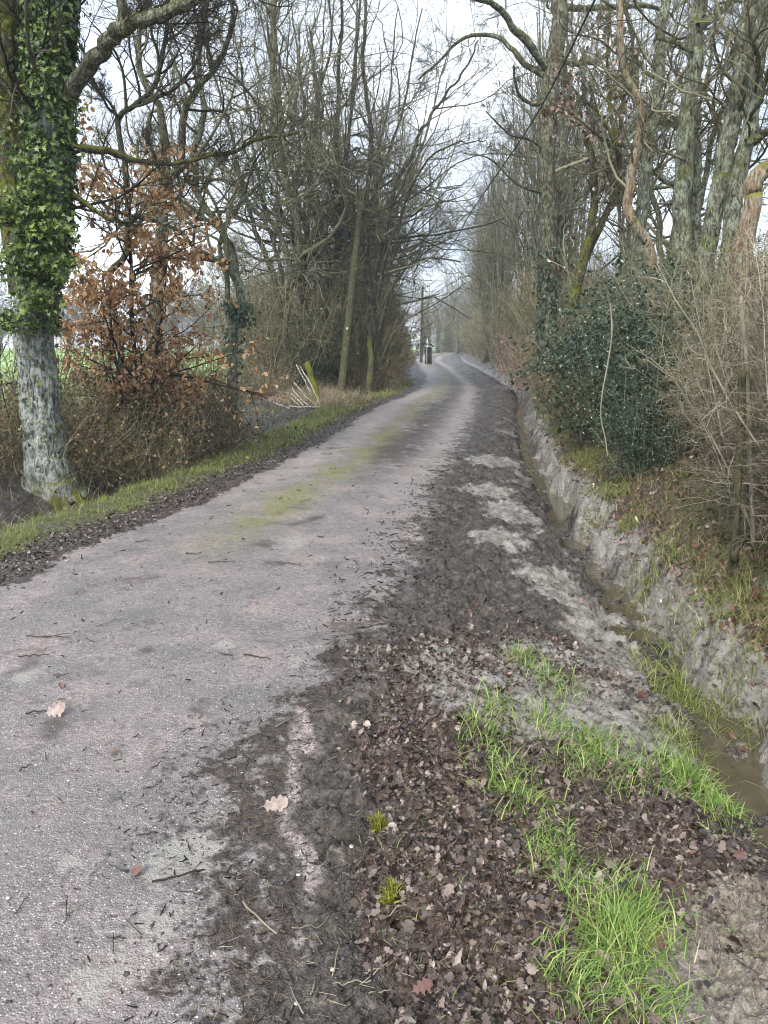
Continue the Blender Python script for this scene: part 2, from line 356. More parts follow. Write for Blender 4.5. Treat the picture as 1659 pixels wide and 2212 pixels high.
def ground_mat():
    m, t, o = newmat('earth and tarmac')
    g = nn(t, 'ShaderNodeTexCoord').outputs['Object']
    n2 = noise(t, g, 2.3, 5); n8 = noise(t, g, 9, 5, .6); n40 = noise(t, g, 42, 4, .65); n130 = noise(t, g, 150, 3, .7)
    # tarmac with pink and white chippings
    vo = nn(t, 'ShaderNodeTexVoronoi'); vo.inputs['Scale'].default_value = 150; t.links.new(g, vo.inputs['Vector'])
    vr = nn(t, 'ShaderNodeSeparateColor'); t.links.new(vo.outputs['Color'], vr.inputs[0])
    vo2 = nn(t, 'ShaderNodeTexVoronoi'); vo2.inputs['Scale'].default_value = 75; t.links.new(g, vo2.inputs['Vector'])
    vr2 = nn(t, 'ShaderNodeSeparateColor'); t.links.new(vo2.outputs['Color'], vr2.inputs[0])
    base = ramp(t, mth(t, 'ADD', mth(t, 'MULTIPLY', n2, .7), mth(t, 'MULTIPLY', n8, .3)), [(.38, (.15, .14, .137)), (.5, (.21, .185, .18)), (.6, (.3, .235, .225))])
    base = mixc(t, mapr(t, n40, .35, .7, 0, .5), base, (.09, .088, .09))
    chip = ramp(t, vr.outputs[0], [(0, (.035, .033, .032)), (.3, (.1, .095, .09)), (.58, (.21, .18, .17)), (.74, (.4, .35, .32)), (.88, (.64, .58, .54))])
    near = mapr(t, vo.outputs['Distance'], .15, .5, 1, 0)
    tar = mixc(t, mth(t, 'MULTIPLY', near, .95), base, chip)
    big = mth(t, 'MULTIPLY', mapr(t, vr2.outputs[1], .93, .95), mapr(t, vo2.outputs['Distance'], .22, .3, 1, 0))
    tar = mixc(t, mth(t, 'MULTIPLY', big, .9), tar, (.62, .57, .54))
    tar = mixc(t, mapr(t, mth(t, 'ADD', mth(t, 'MULTIPLY', n8, .5), mth(t, 'MULTIPLY', noise(t, g, 28, 6, .75), .5)), .5, .62, 0, .65), tar, (.07, .067, .064))
    tar = mixc(t, mth(t, 'MULTIPLY', attr(t, 'pink'), .75), tar, mixc(t, mapr(t, vr.outputs[0], .3, .8), (.2, .15, .145), (.62, .5, .48)))
    tar = mixc(t, mth(t, 'MULTIPLY', attr(t, 'trk'), .55), tar, (.36, .315, .295))
    clr = mixc(t, mth(t, 'MULTIPLY', attr(t, 'clr'), .7), tar, mixc(t, n40, (.2, .19, .17), (.4, .38, .34)))
    mud = ramp(t, mth(t, 'ADD', mth(t, 'MULTIPLY', n40, .6), mth(t, 'MULTIPLY', n130, .4)), [(.3, (.013, .0095, .0075)), (.5, (.043, .031, .025)), (.68, (.115, .092, .077))])
    moss = ramp(t, n130, [(.3, (.08, .08, .02)), (.55, (.19, .19, .05)), (.8, (.3, .28, .1))])
    mf = mth(t, 'MULTIPLY', attr(t, 'mud'), mapr(t, n40, .2, .55, .7, 1.25), True)
    road = mixc(t, mf, clr, mud)
    road = mixc(t, mth(t, 'MULTIPLY', attr(t, 'moss'), mapr(t, n40, .35, .6, .3, 1)), road, moss)
    # the ground off the tarmac
    soil = ramp(t, mth(t, 'ADD', mth(t, 'MULTIPLY', n8, .4), mth(t, 'MULTIPLY', n40, .6)), [(.36, (.01, .008, .007)), (.48, (.034, .028, .024)), (.56, (.075, .063, .053)), (.66, (.16, .14, .12))])
    soil = mixc(t, mapr(t, n130, .6, .72, 0, .5), soil, (.26, .22, .19))
    clay = ramp(t, mth(t, 'ADD', mth(t, 'MULTIPLY', n8, .5), mth(t, 'MULTIPLY', n40, .5)), [(.36, (.035, .03, .025)), (.45, (.14, .128, .112)), (.58, (.27, .252, .226))])
    litc = ramp(t, n40, [(.3, (.02, .014, .012)), (.55, (.07, .045, .035)), (.7, (.14, .09, .07))])
    grs = ramp(t, n40, [(.3, (.025, .022, .012)), (.5, (.075, .075, .03)), (.7, (.17, .165, .07))])
    fld = ramp(t, n2, [(.35, (.19, .32, .05)), (.65, (.29, .43, .09))])
    clay = mixc(t, mth(t, 'MULTIPLY', attr(t, 'brn'), .8), clay, ramp(t, n40, [(.3, (.05, .038, .028)), (.5, (.14, .112, .085)), (.66, (.25, .205, .16))]))
    off = mixc(t, attr(t, 'lit'), soil, litc)
    off = mixc(t, mth(t, 'MULTIPLY', attr(t, 'grl'), mapr(t, n8, .3, .6, .5, 1)), off, grs)
    off = mixc(t, mth(t, 'MULTIPLY', attr(t, 'grr'), .7), off, grs)
    off = mixc(t, attr(t, 'clay'), off, clay)
    off = mixc(t, attr(t, 'field'), off, fld)
    col = mixc(t, attr(t, 'tar'), off, road)
    rg = mth(t, 'SUBTRACT', mapr(t, n8, .35, .65, .36, .68), mth(t, 'MULTIPLY', attr(t, 'wet'), .4), True)
    h = mth(t, 'ADD', mth(t, 'MULTIPLY', n130, .35), mth(t, 'ADD', n40, mth(t, 'MULTIPLY', vo.outputs['Distance'], .3)))
    principled(t, o, col, rg, .5, h, 1.0, .014)
    return m
def bark_mat(name, dark, mid, pale, lichen, moss, la=.5, ma=.5, scale=1.0, foot=0):
    """la / ma: how much lichen / moss covers the bark"""
    m, t, o = newmat(name)
    g = nn(t, 'ShaderNodeTexCoord').outputs['Object']
    mp = nn(t, 'ShaderNodeMapping'); mp.inputs['Scale'].default_value = (1, 1, .28); t.links.new(g, mp.inputs['Vector'])
    fur = noise(t, mp.outputs[0], 42 * scale, 5, .65, dist=.6); n5 = noise(t, g, 6 * scale, 5, .65); n20 = noise(t, g, 26 * scale, 4, .6)
    n1 = noise(t, g, 1.7, 4, .6); n5 = noise(t, g, 9 * scale, 6, .7)
    col = ramp(t, fur, [(.32, dark), (.5, mid), (.68, pale)])
    col = mixc(t, mth(t, 'MULTIPLY', mapr(t, mth(t, 'ADD', mth(t, 'MULTIPLY', n5, .55), mth(t, 'MULTIPLY', noise(t, mp.outputs[0], 30 * scale, 5, .7, dist=1.0), .45)), .62 - la * .2, .66 - la * .16), .85), col, mixc(t, n20, tuple(c * .75 for c in lichen), lichen))
    col = mixc(t, mapr(t, mth(t, 'ADD', mth(t, 'MULTIPLY', fur, .7), mth(t, 'MULTIPLY', n20, .3)), .36, .5, .75, 0), col, dark)
    ge = nn(t, 'ShaderNodeNewGeometry'); sp = nn(t, 'ShaderNodeSeparateXYZ'); t.links.new(ge.outputs['Normal'], sp.inputs[0])
    up = mapr(t, sp.outputs[2], -.3, .9, 0, .25)
    mo = mapr(t, mth(t, 'ADD', mth(t, 'ADD', mth(t, 'MULTIPLY', n1, .6), mth(t, 'MULTIPLY', n20, .4)), up), .78 - ma * .34, .86 - ma * .3)
    if foot:      # moss creeping up from the ground
        oz = nn(t, 'ShaderNodeSeparateXYZ'); t.links.new(g, oz.inputs[0])
        mo = mth(t, 'MAXIMUM', mo, mapr(t, mth(t, 'ADD', oz.outputs[2], mth(t, 'MULTIPLY', noise(t, g, 5, 4), 1.6)), foot + .95, foot + .55))
    col = mixc(t, mth(t, 'MULTIPLY', mo, .85), col, mixc(t, n20, tuple(c * .5 for c in moss), moss))
    principled(t, o, col, .9, .08, mth(t, 'ADD', fur, mth(t, 'MULTIPLY', n20, .3)), .9, .02)
    return m
def leaf_mat(name, stops, rough=.45, trans=.25, spec=.5):
    m, t, o = newmat(name)
    ge = nn(t, 'ShaderNodeNewGeometry'); g = nn(t, 'ShaderNodeTexCoord').outputs['Object']
    f = mth(t, 'ADD', mth(t, 'MULTIPLY', ge.outputs['Random Per Island'], .75), mth(t, 'MULTIPLY', noise(t, g, 3.5, 3), .25))
    col = ramp(t, f, stops)
    col = mixc(t, mapr(t, noise(t, g, 90, 2), .5, .75, 0, .35), col, (.02, .02, .012))
    p = principled(t, o, col, rough, spec)
    if trans:
        tr = nn(t, 'ShaderNodeBsdfTranslucent'); t.links.new(col, tr.inputs[0]); ms = nn(t, 'ShaderNodeMixShader')
        ms.inputs[0].default_value = trans; t.links.new(p.outputs[0], ms.inputs[1]); t.links.new(tr.outputs[0], ms.inputs[2]); t.links.new(ms.outputs[0], o.inputs['Surface'])
    return m
def twig_mat(name, stops, rough=.75):
    m, t, o = newmat(name)
    ge = nn(t, 'ShaderNodeNewGeometry'); g = nn(t, 'ShaderNodeTexCoord').outputs['Object']
    f = mth(t, 'ADD', mth(t, 'MULTIPLY', ge.outputs['Random Per Island'], .5), mth(t, 'MULTIPLY', noise(t, g, 5, 4), .5))
    principled(t, o, ramp(t, f, stops), rough, .1); return m
M = {}
M['ground'] = ground_mat()
LICH = (.24, .26, .2); MOSS = (.1, .11, .018)
M['bark'] = bark_mat('grey green bark', (.018, .017, .012), (.07, .066, .046), (.15, .145, .105), LICH, MOSS, .55, .45)
M['bark_pale'] = bark_mat('pale lichened bark', (.02, .018, .015), (.09, .09, .068), (.2, .2, .155), (.29, .33, .25), MOSS, .66, .6)
M['bark_blue'] = bark_mat('silvery lichened oak bark', (.02, .02, .018), (.13, .135, .125), (.3, .31, .29), (.36, .4, .36), (.12, .13, .02), .72, .35, foot=.15)
M['bark_moss'] = bark_mat('mossy bark', (.02, .02, .012), (.06, .055, .035), (.12, .11, .07), LICH, (.14, .15, .02), .3, .75)
M['bark_dark'] = bark_mat('dark damp bark', (.012, .012, .01), (.04, .038, .03), (.1, .097, .08), (.22, .25, .19), (.1, .12, .02), .35, .45)
M['bark_strip'] = bark_mat('stripped orange wood', (.05, .036, .026), (.2, .145, .1), (.34, .26, .19), (.3, .33, .26), (.2, .2, .03), .6, .4)
M['pole'] = bark_mat('weathered pole wood', (.03, .03, .018), (.07, .07, .04), (.12, .1, .065), (.2, .22, .13), (.12, .14, .04), .3, .5)
M['twig'] = twig_mat('olive grey twigs', [(.3, (.03, .027, .016)), (.5, (.1, .093, .058)), (.72, (.22, .21, .14))])
M['twig_dark'] = twig_mat('dark twigs', [(.3, (.01, .009, .007)), (.5, (.03, .027, .019)), (.72, (.085, .08, .055))])
M['twig_pale'] = twig_mat('pale hedge twigs', [(.25, (.045, .038, .025)), (.5, (.17, .148, .105)), (.74, (.42, .38, .3))], .8)
M['twig_green'] = twig_mat('greenish lichened twigs', [(.25, (.05, .055, .035)), (.5, (.12, .135, .09)), (.72, (.25, .28, .19))])
M['twig_brush'] = twig_mat('olive brushwood', [(.25, (.045, .04, .02)), (.5, (.15, .138, .08)), (.72, (.36, .335, .22))])
M['twig_red'] = twig_mat('reddish twigs', [(.25, (.13, .09, .075)), (.5, (.3, .22, .19)), (.72, (.45, .36, .33))])
M['ivy'] = leaf_mat('ivy leaves', [(.15, (.015, .034, .01)), (.4, (.04, .08, .018)), (.62, (.09, .145, .03)), (.85, (.2, .26, .06))])
M['ivy_bright'] = leaf_mat('fresh ivy leaves', [(.15, (.02, .045, .01)), (.5, (.085, .14, .026)), (.85, (.22, .28, .06))])
M['ivy_dark'] = leaf_mat('dark ivy leaves', [(.2, (.008, .022, .014)), (.6, (.03, .065, .035)), (.9, (.07, .13, .07))], .35)
M['holly'] = leaf_mat('holly leaves', [(.2, (.008, .02, .01)), (.5, (.022, .046, .022)), (.85, (.06, .1, .055))], .27, .08, .7)
M['beech'] = leaf_mat('withered beech leaves', [(.15, (.22, .11, .055)), (.4, (.45, .26, .13)), (.65, (.6, .39, .22)), (.9, (.68, .53, .38))], .7, .35, .12)
M['bramble'] = leaf_mat('bramble leaves', [(.15, (.05, .03, .03)), (.4, (.13, .075, .065)), (.6, (.09, .1, .035)), (.75, (.28, .17, .08)), (.9, (.38, .27, .15))], .6, .15, .15)
M['litter'] = leaf_mat('fallen oak leaves', [(.1, (.014, .01, .008)), (.3, (.034, .024, .02)), (.5, (.066, .046, .037)), (.66, (.115, .083, .067)), (.8, (.18, .138, .115)), (.92, (.32, .26, .22)), (.97, (.3, .17, .1))], .38, .05, .45)
M['litter_red'] = leaf_mat('wet red leaves', [(.2, (.05, .022, .018)), (.5, (.12, .055, .04)), (.75, (.2, .12, .09)), (.9, (.3, .2, .15))], .3, .05, .6)
M['grass'] = leaf_mat('fresh grass blades', [(.12, (.22, .18, .08)), (.2, (.06, .13, .025)), (.5, (.18, .32, .06)), (.78, (.36, .46, .13)), (.92, (.6, .56, .3))], .5, .35, .3)
M['grass_dull'] = leaf_mat('short verge grass', [(.15, (.08, .1, .025)), (.45, (.17, .22, .05)), (.7, (.28, .32, .1)), (.9, (.42, .38, .2))], .6, .3, .3)
M['straw'] = leaf_mat('dead straw grass', [(.15, (.13, .1, .055)), (.5, (.34, .28, .17)), (.85, (.55, .48, .33))], .6, .25, .3)
M['mossm'] = leaf_mat('bright moss', [(.2, (.07, .075, .012)), (.6, (.19, .2, .03)), (.9, (.34, .34, .07))], .8, .2, .2)
def simple(name, c, rough=.7, spec=.3, sc=30, amt=.4):
    m, t, o = newmat(name); g = nn(t, 'ShaderNodeTexCoord').outputs['Object']
    n = noise(t, g, sc, 4, .6)
    principled(t, o, mixc(t, mapr(t, n, .3, .7), tuple(q * (1 - amt) for q in c), tuple(q * (1 + amt * .5) for q in c)), rough, spec, n, .4, .005); return m
M['stake'] = simple('bleached stakes', (.34, .31, .25), .8, .3, 25, .8)
M['wire'] = simple('black cable', (.02, .02, .02), .5)
M['shed'] = simple('old shed boards', (.1, .085, .07), .8)
M['shed_pale'] = simple('pale shed frame', (.4, .4, .38), .7)
M['tile'] = simple('rusty tin roof', (.22, .18, .16), .6)
M['render'] = simple('pale farmhouse render', (.55, .55, .55), .8)
M['slate'] = simple('slate roof', (.12, .13, .15), .6)
M['glassm'] = simple('dark window glass', (.03, .035, .04), .1, .6)
M['lime'] = simple('pale chalk mud', (.45, .43, .36), .8, .3, 60)
def water_mat():
    m, t, o = newmat('muddy water'); g = nn(t, 'ShaderNodeTexCoord').outputs['Object']
    n = noise(t, g, 14, 3); principled(t, o, mixc(t, n, (.05, .042, .028), (.1, .085, .055)), .04, .9, n, .15, .01); return m
M['water'] = water_mat()
#@@GROUND
# ------------------------------------------------------------------ the ground: one sheet, finer near the viewer, cut into road, ground and field
def build_ground():
    fine = np.arange(-41, 41.01, .125); co = np.concatenate([np.arange(-180, -41, 1.4), fine, np.arange(42.2, 180, 1.4)])
    ang = np.radians(co); nA = len(ang)
    r = .45 * 1.0042 ** np.arange(1600); r = r[r < 262]; nR = len(r)
    A, Rr = np.meshgrid(ang, r); x = Rr * np.sin(A); y = Rr * np.cos(A)
    xf, yf = x.ravel(), y.ravel()
    mk = masks(xf, yf); z = terrain(xf, yf, Rr.ravel())
    V = np.stack([xf, yf, z], -1); c = len(V); V = np.vstack([V, [[0, 0, float(z[:nA].mean())]]])
    i = np.arange(nR - 1)[:, None] * nA; j = np.arange(nA)[None]; j2 = (j + 1) % nA
    F = np.stack([i + j, i + j2, i + nA + j2, i + nA + j], -1)[:, :, ::-1].reshape(-1, 4)
    tri = np.stack([np.full(nA, c), np.roll(np.arange(nA), -1), np.arange(nA)], -1)[:, ::-1]
    tri = np.stack([np.full(nA, c), np.arange(nA), np.roll(np.arange(nA), -1)], -1)[:, ::-1]
    cen = V[F].mean(1); tf = mk['tar'][F].mean(1); ff = mk['field'][F].mean(1)
    which = np.where(ff > .5, 2, np.where((tf > .5), 1, 0))
    for w, name in ((0, 'ground'), (1, 'road'), (2, 'field')):
        f = F[which == w]; used = np.unique(f); mp_ = np.full(len(V), -1); mp_[used] = np.arange(len(used))
        extra = []
        if w == 0:
            used = np.append(used, c); mp_[c] = len(used) - 1
            miss = np.setdiff1d(np.unique(tri), used); mp_[miss] = len(used) + np.arange(len(miss)); used = np.append(used, miss); extra = [mp_[tri]]
        me = mesh(name, V[used], [mp_[f]] + extra)
        for k in ('tar', 'mud', 'moss', 'clay', 'clr', 'lit', 'grl', 'grr', 'field', 'wet', 'pink', 'trk', 'brn'):
            a = me.attributes.new(k, 'FLOAT', 'POINT'); q = np.append(mk[k], 0)[used]
            a.data.foreach_set('value', np.ascontiguousarray(q, np.float32))
        tag(link(name, me, None, M['ground']), kind='structure')
build_ground()
# water lying in the ditch
ys = np.linspace(1.0, 40, 300); Vw = []
for y_ in ys:
    xc = float(XD(y_)) - .02
    for k_ in (-.2, -.1, .1, .2): Vw.append((xc + k_, y_, -.205 * (.35 + .65 * float(ss(60, 25, np.array(y_)))) ))
i = np.arange(len(ys) - 1)[:, None] * 4 + np.arange(3)[None]; i = i.ravel()
tag(link('ditch_water', mesh('ditch_water', Vw, [np.stack([i, i + 1, i + 5, i + 4], -1)]), None, M['water']), kind='structure')

# ------------------------------------------------------------------ scatter helpers on the ground
def pts_in(n, x0, x1, y0, y1, fn=None, near=True):
    """n random ground points, more of them near the viewer when near"""
    X = []; got = 0
    while got < n:
        k = n * 2; x = rng.uniform(x0, x1, k)
        y = np.exp(rng.uniform(math.log(y0), math.log(y1), k)) if near else rng.uniform(y0, y1, k)
        if fn is not None:
            p = fn(x, y); ok = rng.uniform(0, 1, k) < p; x, y = x[ok], y[ok]
            if not len(x): continue
        X.append(np.stack([x, y], -1)); got += len(x)
    X = np.concatenate(X)[:n]; return np.column_stack([X, terrain(X[:, 0], X[:, 1])])
def flat_leaves(g, P, size, tpl, tilt=.35, curl=.5, lift=.006):
    N = len(P); nor = np.array([0, 0, 1.]) + rng.normal(0, tilt, (N, 3)); nor[:, 2] = np.abs(nor[:, 2]) + .3
    a = rng.uniform(0, 6.283, N); fw = np.stack([np.cos(a), np.sin(a), 0 * a], -1)
    g.leaves(P + np.array([0, 0, lift]), nor, fw, size, tpl, curl)
#@@LITTER
def litter_p(x, y):
    xr, xd = XR(y), XD(y); w = fbm(x * 2.2, y * 2.2, 4, 1)
    p = ss(.2, .42, x - xr + w * .2) * ss(-.05, -.45, x - xd) * ss(4.3, 2.9, y + w * .6)
    q = np.clip(bumps(x, y, CLAY), 0, 1)
    heap = bumps(x, y, [(.3, 3.5, .45, .3, 1)])
    return np.clip(p * (1 - .96 * q) * (1 - .45 * bumps(x, y, [(1.25, 1.8, .45, .5, 1)])) + heap * .9, 0, 1)
g = Geo()
P = pts_in(24000, -.3, 1.9, 1.05, 4.6, litter_p); k_ = len(P) // 3; sz = .011 + .03 * rng.uniform(0, 1, len(P)) ** 1.5
flat_leaves(g, P[:k_], sz[:k_], OAK, .2, .7, .0); flat_leaves(g, P[k_:2 * k_], sz[k_:2 * k_], OAK2, .22, .8, .0); flat_leaves(g, P[2 * k_:], sz[2 * k_:], SHRED, .3, 1.2, .0)
P = pts_in(20000, -.2, 1.8, 1.05, 4.6, litter_p); flat_leaves(g, P, rng.uniform(.008, .024, len(P)), BEECH, .3, .8, .001)
tag(g.build('leaf_litter', M['litter']), 'brown oak leaves lying thick beside the muddy tarmac edge in the right foreground', 'fallen leaves', kind='stuff')
g = Geo()
P = pts_in(14000, .8, 5.2, 2.2, 16, lambda x, y: ss(.12, .3, x - XD(y)) * ss(3.2, 1.2, x - XD(y))); flat_leaves(g, P, rng.uniform(.018, .05, len(P)), OAK2, .5, 1.2, .01)
P = pts_in(110, .2, 1.9, 1.3, 5, lambda x, y: .5 + 0 * x); flat_leaves(g, P, rng.uniform(.03, .055, len(P)), OAK, .6, 1.1, .015)
tag(g.build('bank_leaves', M['litter_red']), 'wet reddish leaves strewn over the right bank above the ditch', 'fallen leaves', kind='stuff')
g = Geo()
def vergedeb(x, y): v = XL(y) - x; return ss(-.25, .05, v) * ss(.55, .35, v)
P = pts_in(9000, -4.3, 0, 3.6, 22, vergedeb); flat_leaves(g, P, rng.uniform(.012, .04, len(P)), BEECH, .6, .6, .006)
P = pts_in(2500, -6, .5, 11, 22, lambda x, y: ss(0, .4, XL(y) - x) * ss(5, 3, XL(y) - x)); flat_leaves(g, P, rng.uniform(.03, .07, len(P)), OAK, .5, .9, .01)
tag(g.build('verge_leaves', M['litter']), 'dark leaf crumbs along the left edge of the tarmac', 'fallen leaves', kind='stuff')
# short crumbs of mud, bark and straw over the trodden strip and the tarmac
g = Geo()
def crumb_p(x, y):
    e = XR(y) - x; w = fbm(x * 2.2, y * 2.2, 4, 1); return np.clip(ss(.55, .1, e + w * .25) * ss(-.5, -.1, e) + .05 * ss(-.2, .2, x - XL(y)), 0, 1)
P = pts_in(2600, -3, 1.2, 1.1, 12, crumb_p); N = len(P)
a = rng.uniform(0, 6.283, N); Ln = rng.uniform(.006, .03, N) * np.clip(P[:, 1] / 2.4, 1, 2)
d = np.stack([np.cos(a), np.sin(a), rng.normal(0, .15, N)], -1)
g.tubes(grow(P + [0, 0, .003], d, Ln, 3, .2, 0), rad(Ln * .1, Ln * .05, 3), 4)
tag(g.build('bark_bits', M['twig_dark']), 'dark bits of rotten bark trodden along the right tarmac edge', 'debris', kind='stuff')
g = Geo()
P = pts_in(1500, -.6, 1.5, 1.1, 4, lambda x, y: crumb_p(x, y) + .6 * litter_p(x, y)); N = len(P)
a = rng.uniform(0, 6.283, N); Ln = rng.uniform(.015, .05, N); d = np.stack([np.cos(a), np.sin(a), rng.normal(0, .12, N)], -1)
g.tubes(grow(P + [0, 0, .004], d, Ln, 3, .05, 0), np.full((N, 3), .0007), 3)
tag(g.build('straw_bits', M['straw']), 'broken straws mixed into the mud and leaves of the right foreground', 'straw', kind='stuff')
# clods in the lower right corner and along the ditch
def clods(n, fn, x0, x1, y0, y1, s0, s1, name, label, mat):
    g = Geo(); P = pts_in(n, x0, x1, y0, y1, fn); N = len(P)
    ico = np.array([[0, 0, 1], [.89, 0, .45], [.28, .85, .45], [-.72, .53, .45], [-.72, -.53, .45], [.28, -.85, .45], [.72, .53, -.45], [-.28, .85, -.45], [-.89, 0, -.45], [-.28, -.85, -.45], [.72, -.53, -.45], [0, 0, -1]])
    f = np.array([[0, 1, 2], [0, 2, 3], [0, 3, 4], [0, 4, 5], [0, 5, 1], [1, 6, 2], [2, 7, 3], [3, 8, 4], [4, 9, 5], [5, 10, 1], [6, 7, 2], [7, 8, 3], [8, 9, 4], [9, 10, 5], [10, 6, 1], [11, 7, 6], [11, 8, 7], [11, 9, 8], [11, 10, 9], [11, 6, 10]])
    s = rng.uniform(s0, s1, (N, 1, 1)) * rng.uniform(.6, 1, (N, 1, 1)); V = ico[None] * s * rng.uniform(.45, 1.5, (N, 12, 1)) * np.array([1, 1, .55]) * np.stack([rng.uniform(.7, 1.6, N), rng.uniform(.7, 1.4, N), np.ones(N)], -1)[:, None]
    g.add(V + P[:, None], (f[None] + (np.arange(N) * 12)[:, None, None]).reshape(-1, 3))
    tag(g.build(name, mat, None, False), label, 'earth clods', kind='stuff')
m_, t_, o_ = newmat('brown clod earth'); gg = nn(t_, 'ShaderNodeTexCoord').outputs['Object']; nq = noise(t_, gg, 60, 4)
principled(t_, o_, ramp(t_, nq, [(.3, (.06, .048, .036)), (.6, (.19, .16, .125))]), .8, .3, nq, .6, .01); M['clod'] = m_
clods(900, lambda x, y: bumps(x, y, [(1.25, 1.75, .4, .5, 1)]) * .9, .5, 2, 1.1, 2.8, .003, .013, 'earth_clods', 'loose brown clods heaped at the lower right by the grass', M['clod'])
m_, t_, o_ = newmat('black mud lumps'); gg = nn(t_, 'ShaderNodeTexCoord').outputs['Object']; nq = noise(t_, gg, 60, 4)
principled(t_, o_, ramp(t_, nq, [(.3, (.016, .013, .011)), (.6, (.06, .05, .042))]), .55, .5, nq, .6, .01); M['lump'] = m_
clods(2600, lambda x, y: ss(-.05, .2, x - XR(y)) * ss(.4, .0, x - XD(y)) * ss(.0, .35, fbm(x * 2.5, y * 2.5, 3, 60) + ss(3, 5, y) * .25) * ss(2.2, 3, y) * (1 - .93 * np.clip(bumps(x, y, CLAY) * 1.5, 0, 1)), -.2, 4, 2.2, 20, .005, .02, 'mud_lumps', 'black lumps of churned mud between the tarmac and the ditch', M['lump'])
clods(6500, crumb_p, -3, 1.2, 1.1, 9, .0025, .008, 'mud_crumbs', 'small dark crumbs of mud trodden over the right tarmac edge', M['lump'])
m_, t_, o_ = newmat('pale chippings'); gg = nn(t_, 'ShaderNodeTexCoord').outputs['Object']; nq = noise(t_, gg, 30, 2)
principled(t_, o_, ramp(t_, nq, [(.3, (.3, .24, .22)), (.6, (.6, .55, .5))]), .6, .4); M['chip'] = m_
clods(1300, lambda x, y: ss(-.1, .1, x - XL(y)) * ss(-.1, .2, XR(y) - x) + .12 * litter_p(x, y), -3.5, 1.2, 1.1, 7, .0015, .0042, 'loose_chippings', 'pale loose stone chippings scattered over the tarmac', M['chip'])
#@@GRASS
def tuft_pts(lst, per, spread):
    X = []
    for (cx, cy, rx, ry, a) in lst:
        n = int(per * a); s = rng.normal(0, spread, (n, 2)) * np.array([rx, ry]); X.append(np.array([cx, cy]) + s)
    X = np.concatenate(X); return np.column_stack([X, terrain(X[:, 0], X[:, 1])])
g = Geo(); P = tuft_pts(GRS, 150, .7); N = len(P)
g.blades(P, rng.uniform(.04, .13, N), rng.uniform(.003, .0065, N), rng.uniform(.5, 2.3, N), rng.normal(.3, 1.6, N))
for v, n, hh in (((1330, 2040), 260, .17), ((1370, 1960), 180, .14), ((1490, 1650), 260, .13), ((1240, 2120), 120, .1), ((1100, 1700), 130, .11), ((1200, 1830), 120, .11), ((1560, 1720), 120, .13), ((1270, 1610), 120, .1)):
    p = onz(*v); Q = np.array([p[0], p[1]]) + rng.normal(0, .035, (n, 2)) * [1, 1.4]; Q = np.column_stack([Q, terrain(Q[:, 0], Q[:, 1])])
    g.blades(Q, rng.uniform(.5, 1, n) * hh, rng.uniform(.003, .0068, n), rng.uniform(.4, 2.0, n))
P = pts_in(900, -.1, 1.9, 1.2, 5, lambda x, y: litter_p(x, y) * .5 + .3 * ss(.2, .5, x - XR(y)) * ss(-.1, -.3, x - XD(y))); N = len(P)
g.blades(P, rng.uniform(.02, .06, N), rng.uniform(.0015, .003, N), rng.uniform(.6, 2, N))
tag(g.build('foreground_grass', M['grass']), 'bright green grass tufts growing through the leaves in the right foreground', 'grass', kind='stuff')
g = Geo(); P = tuft_pts(GRS, 40, .8); N = len(P)
g.blades(P, rng.uniform(.05, .15, N), rng.uniform(.0015, .003, N), rng.uniform(1, 2.2, N))
P = pts_in(8000, 1.3, 5, 2.2, 14, lambda x, y: ss(.2, .4, x - XD(y)) * ss(2.6, 1.4, x - XD(y)) * ss(-.2, .3, fbm(x * 1.5, y * 1.5, 3, 70))); N = len(P)
g.blades(P, rng.uniform(.08, .26, N), rng.uniform(.002, .004, N), rng.uniform(1, 2.4, N))
tag(g.build('bank_straw', M['straw']), 'pale dead grass stems lying on the right bank and among the tufts', 'dead grass', kind='stuff')
g = Geo()
P = pts_in(26000, -6, 3.2, 4.2, 42, lambda x, y: (.12 + .88 * ss(-.25, .25, fbm(x * 3, y * 3, 3, 85))) * ss(.22, .45, XL(y) - x + .3 * fbm(x * 2, y * 2, 3, 86)) * ss(1.2, 1.0, XL(y) - x) * ss(33, 29, y)); N = len(P)
k_ = np.clip(P[:, 1] / 8, 1, 3); g.blades(P, rng.uniform(.02, .11, N) * k_ ** .5, rng.uniform(.003, .006, N) * k_, rng.uniform(.3, 2.2, N), lv=(0, .5, 1))
P = pts_in(5000, -6, .5, 11, 21, lambda x, y: ss(.2, .6, XL(y) - x) * ss(5.5, 4, XL(y) - x) * ss(-.3, .2, fbm(x, y, 3, 71))); N = len(P)
g.blades(P, rng.uniform(.03, .08, N), rng.uniform(.006, .012, N), rng.uniform(.3, 1.8, N), lv=(0, .5, 1))
tag(g.build('verge_grass', M['grass_dull']), 'short yellow green grass along the left verge of the lane', 'grass', kind='stuff')
g = Geo()
def brg(x, y): u = x - XD(y); return ss(.24, .4, u) * ss(2.4, 1.2, u) * ss(-.3, .15, fbm(x * 1.1, y * 1.1, 3, 8) + .15 * ss(6, 9, y))
P = pts_in(34000, 1.4, 9, 2.2, 40, brg); N = len(P); k_ = np.clip(P[:, 1] / 6, 1, 4)
g.blades(P, rng.uniform(.04, .15, N) * k_ ** .5, rng.uniform(.002, .0045, N) * k_, rng.uniform(.4, 2, N), lv=(0, .5, 1))
P = tuft_pts(blobs([(1330, 1060, 1.4), (1360, 1100), (1230, 960, 2.5), (1270, 990, 2), (1490, 1440), (1620, 1380, 1.3), (1600, 1350), (1500, 1340, .6)], .1, .25), 330, .7); N = len(P)
g.blades(P, rng.uniform(.06, .16, N), rng.uniform(.003, .005, N), rng.uniform(.5, 2, N))
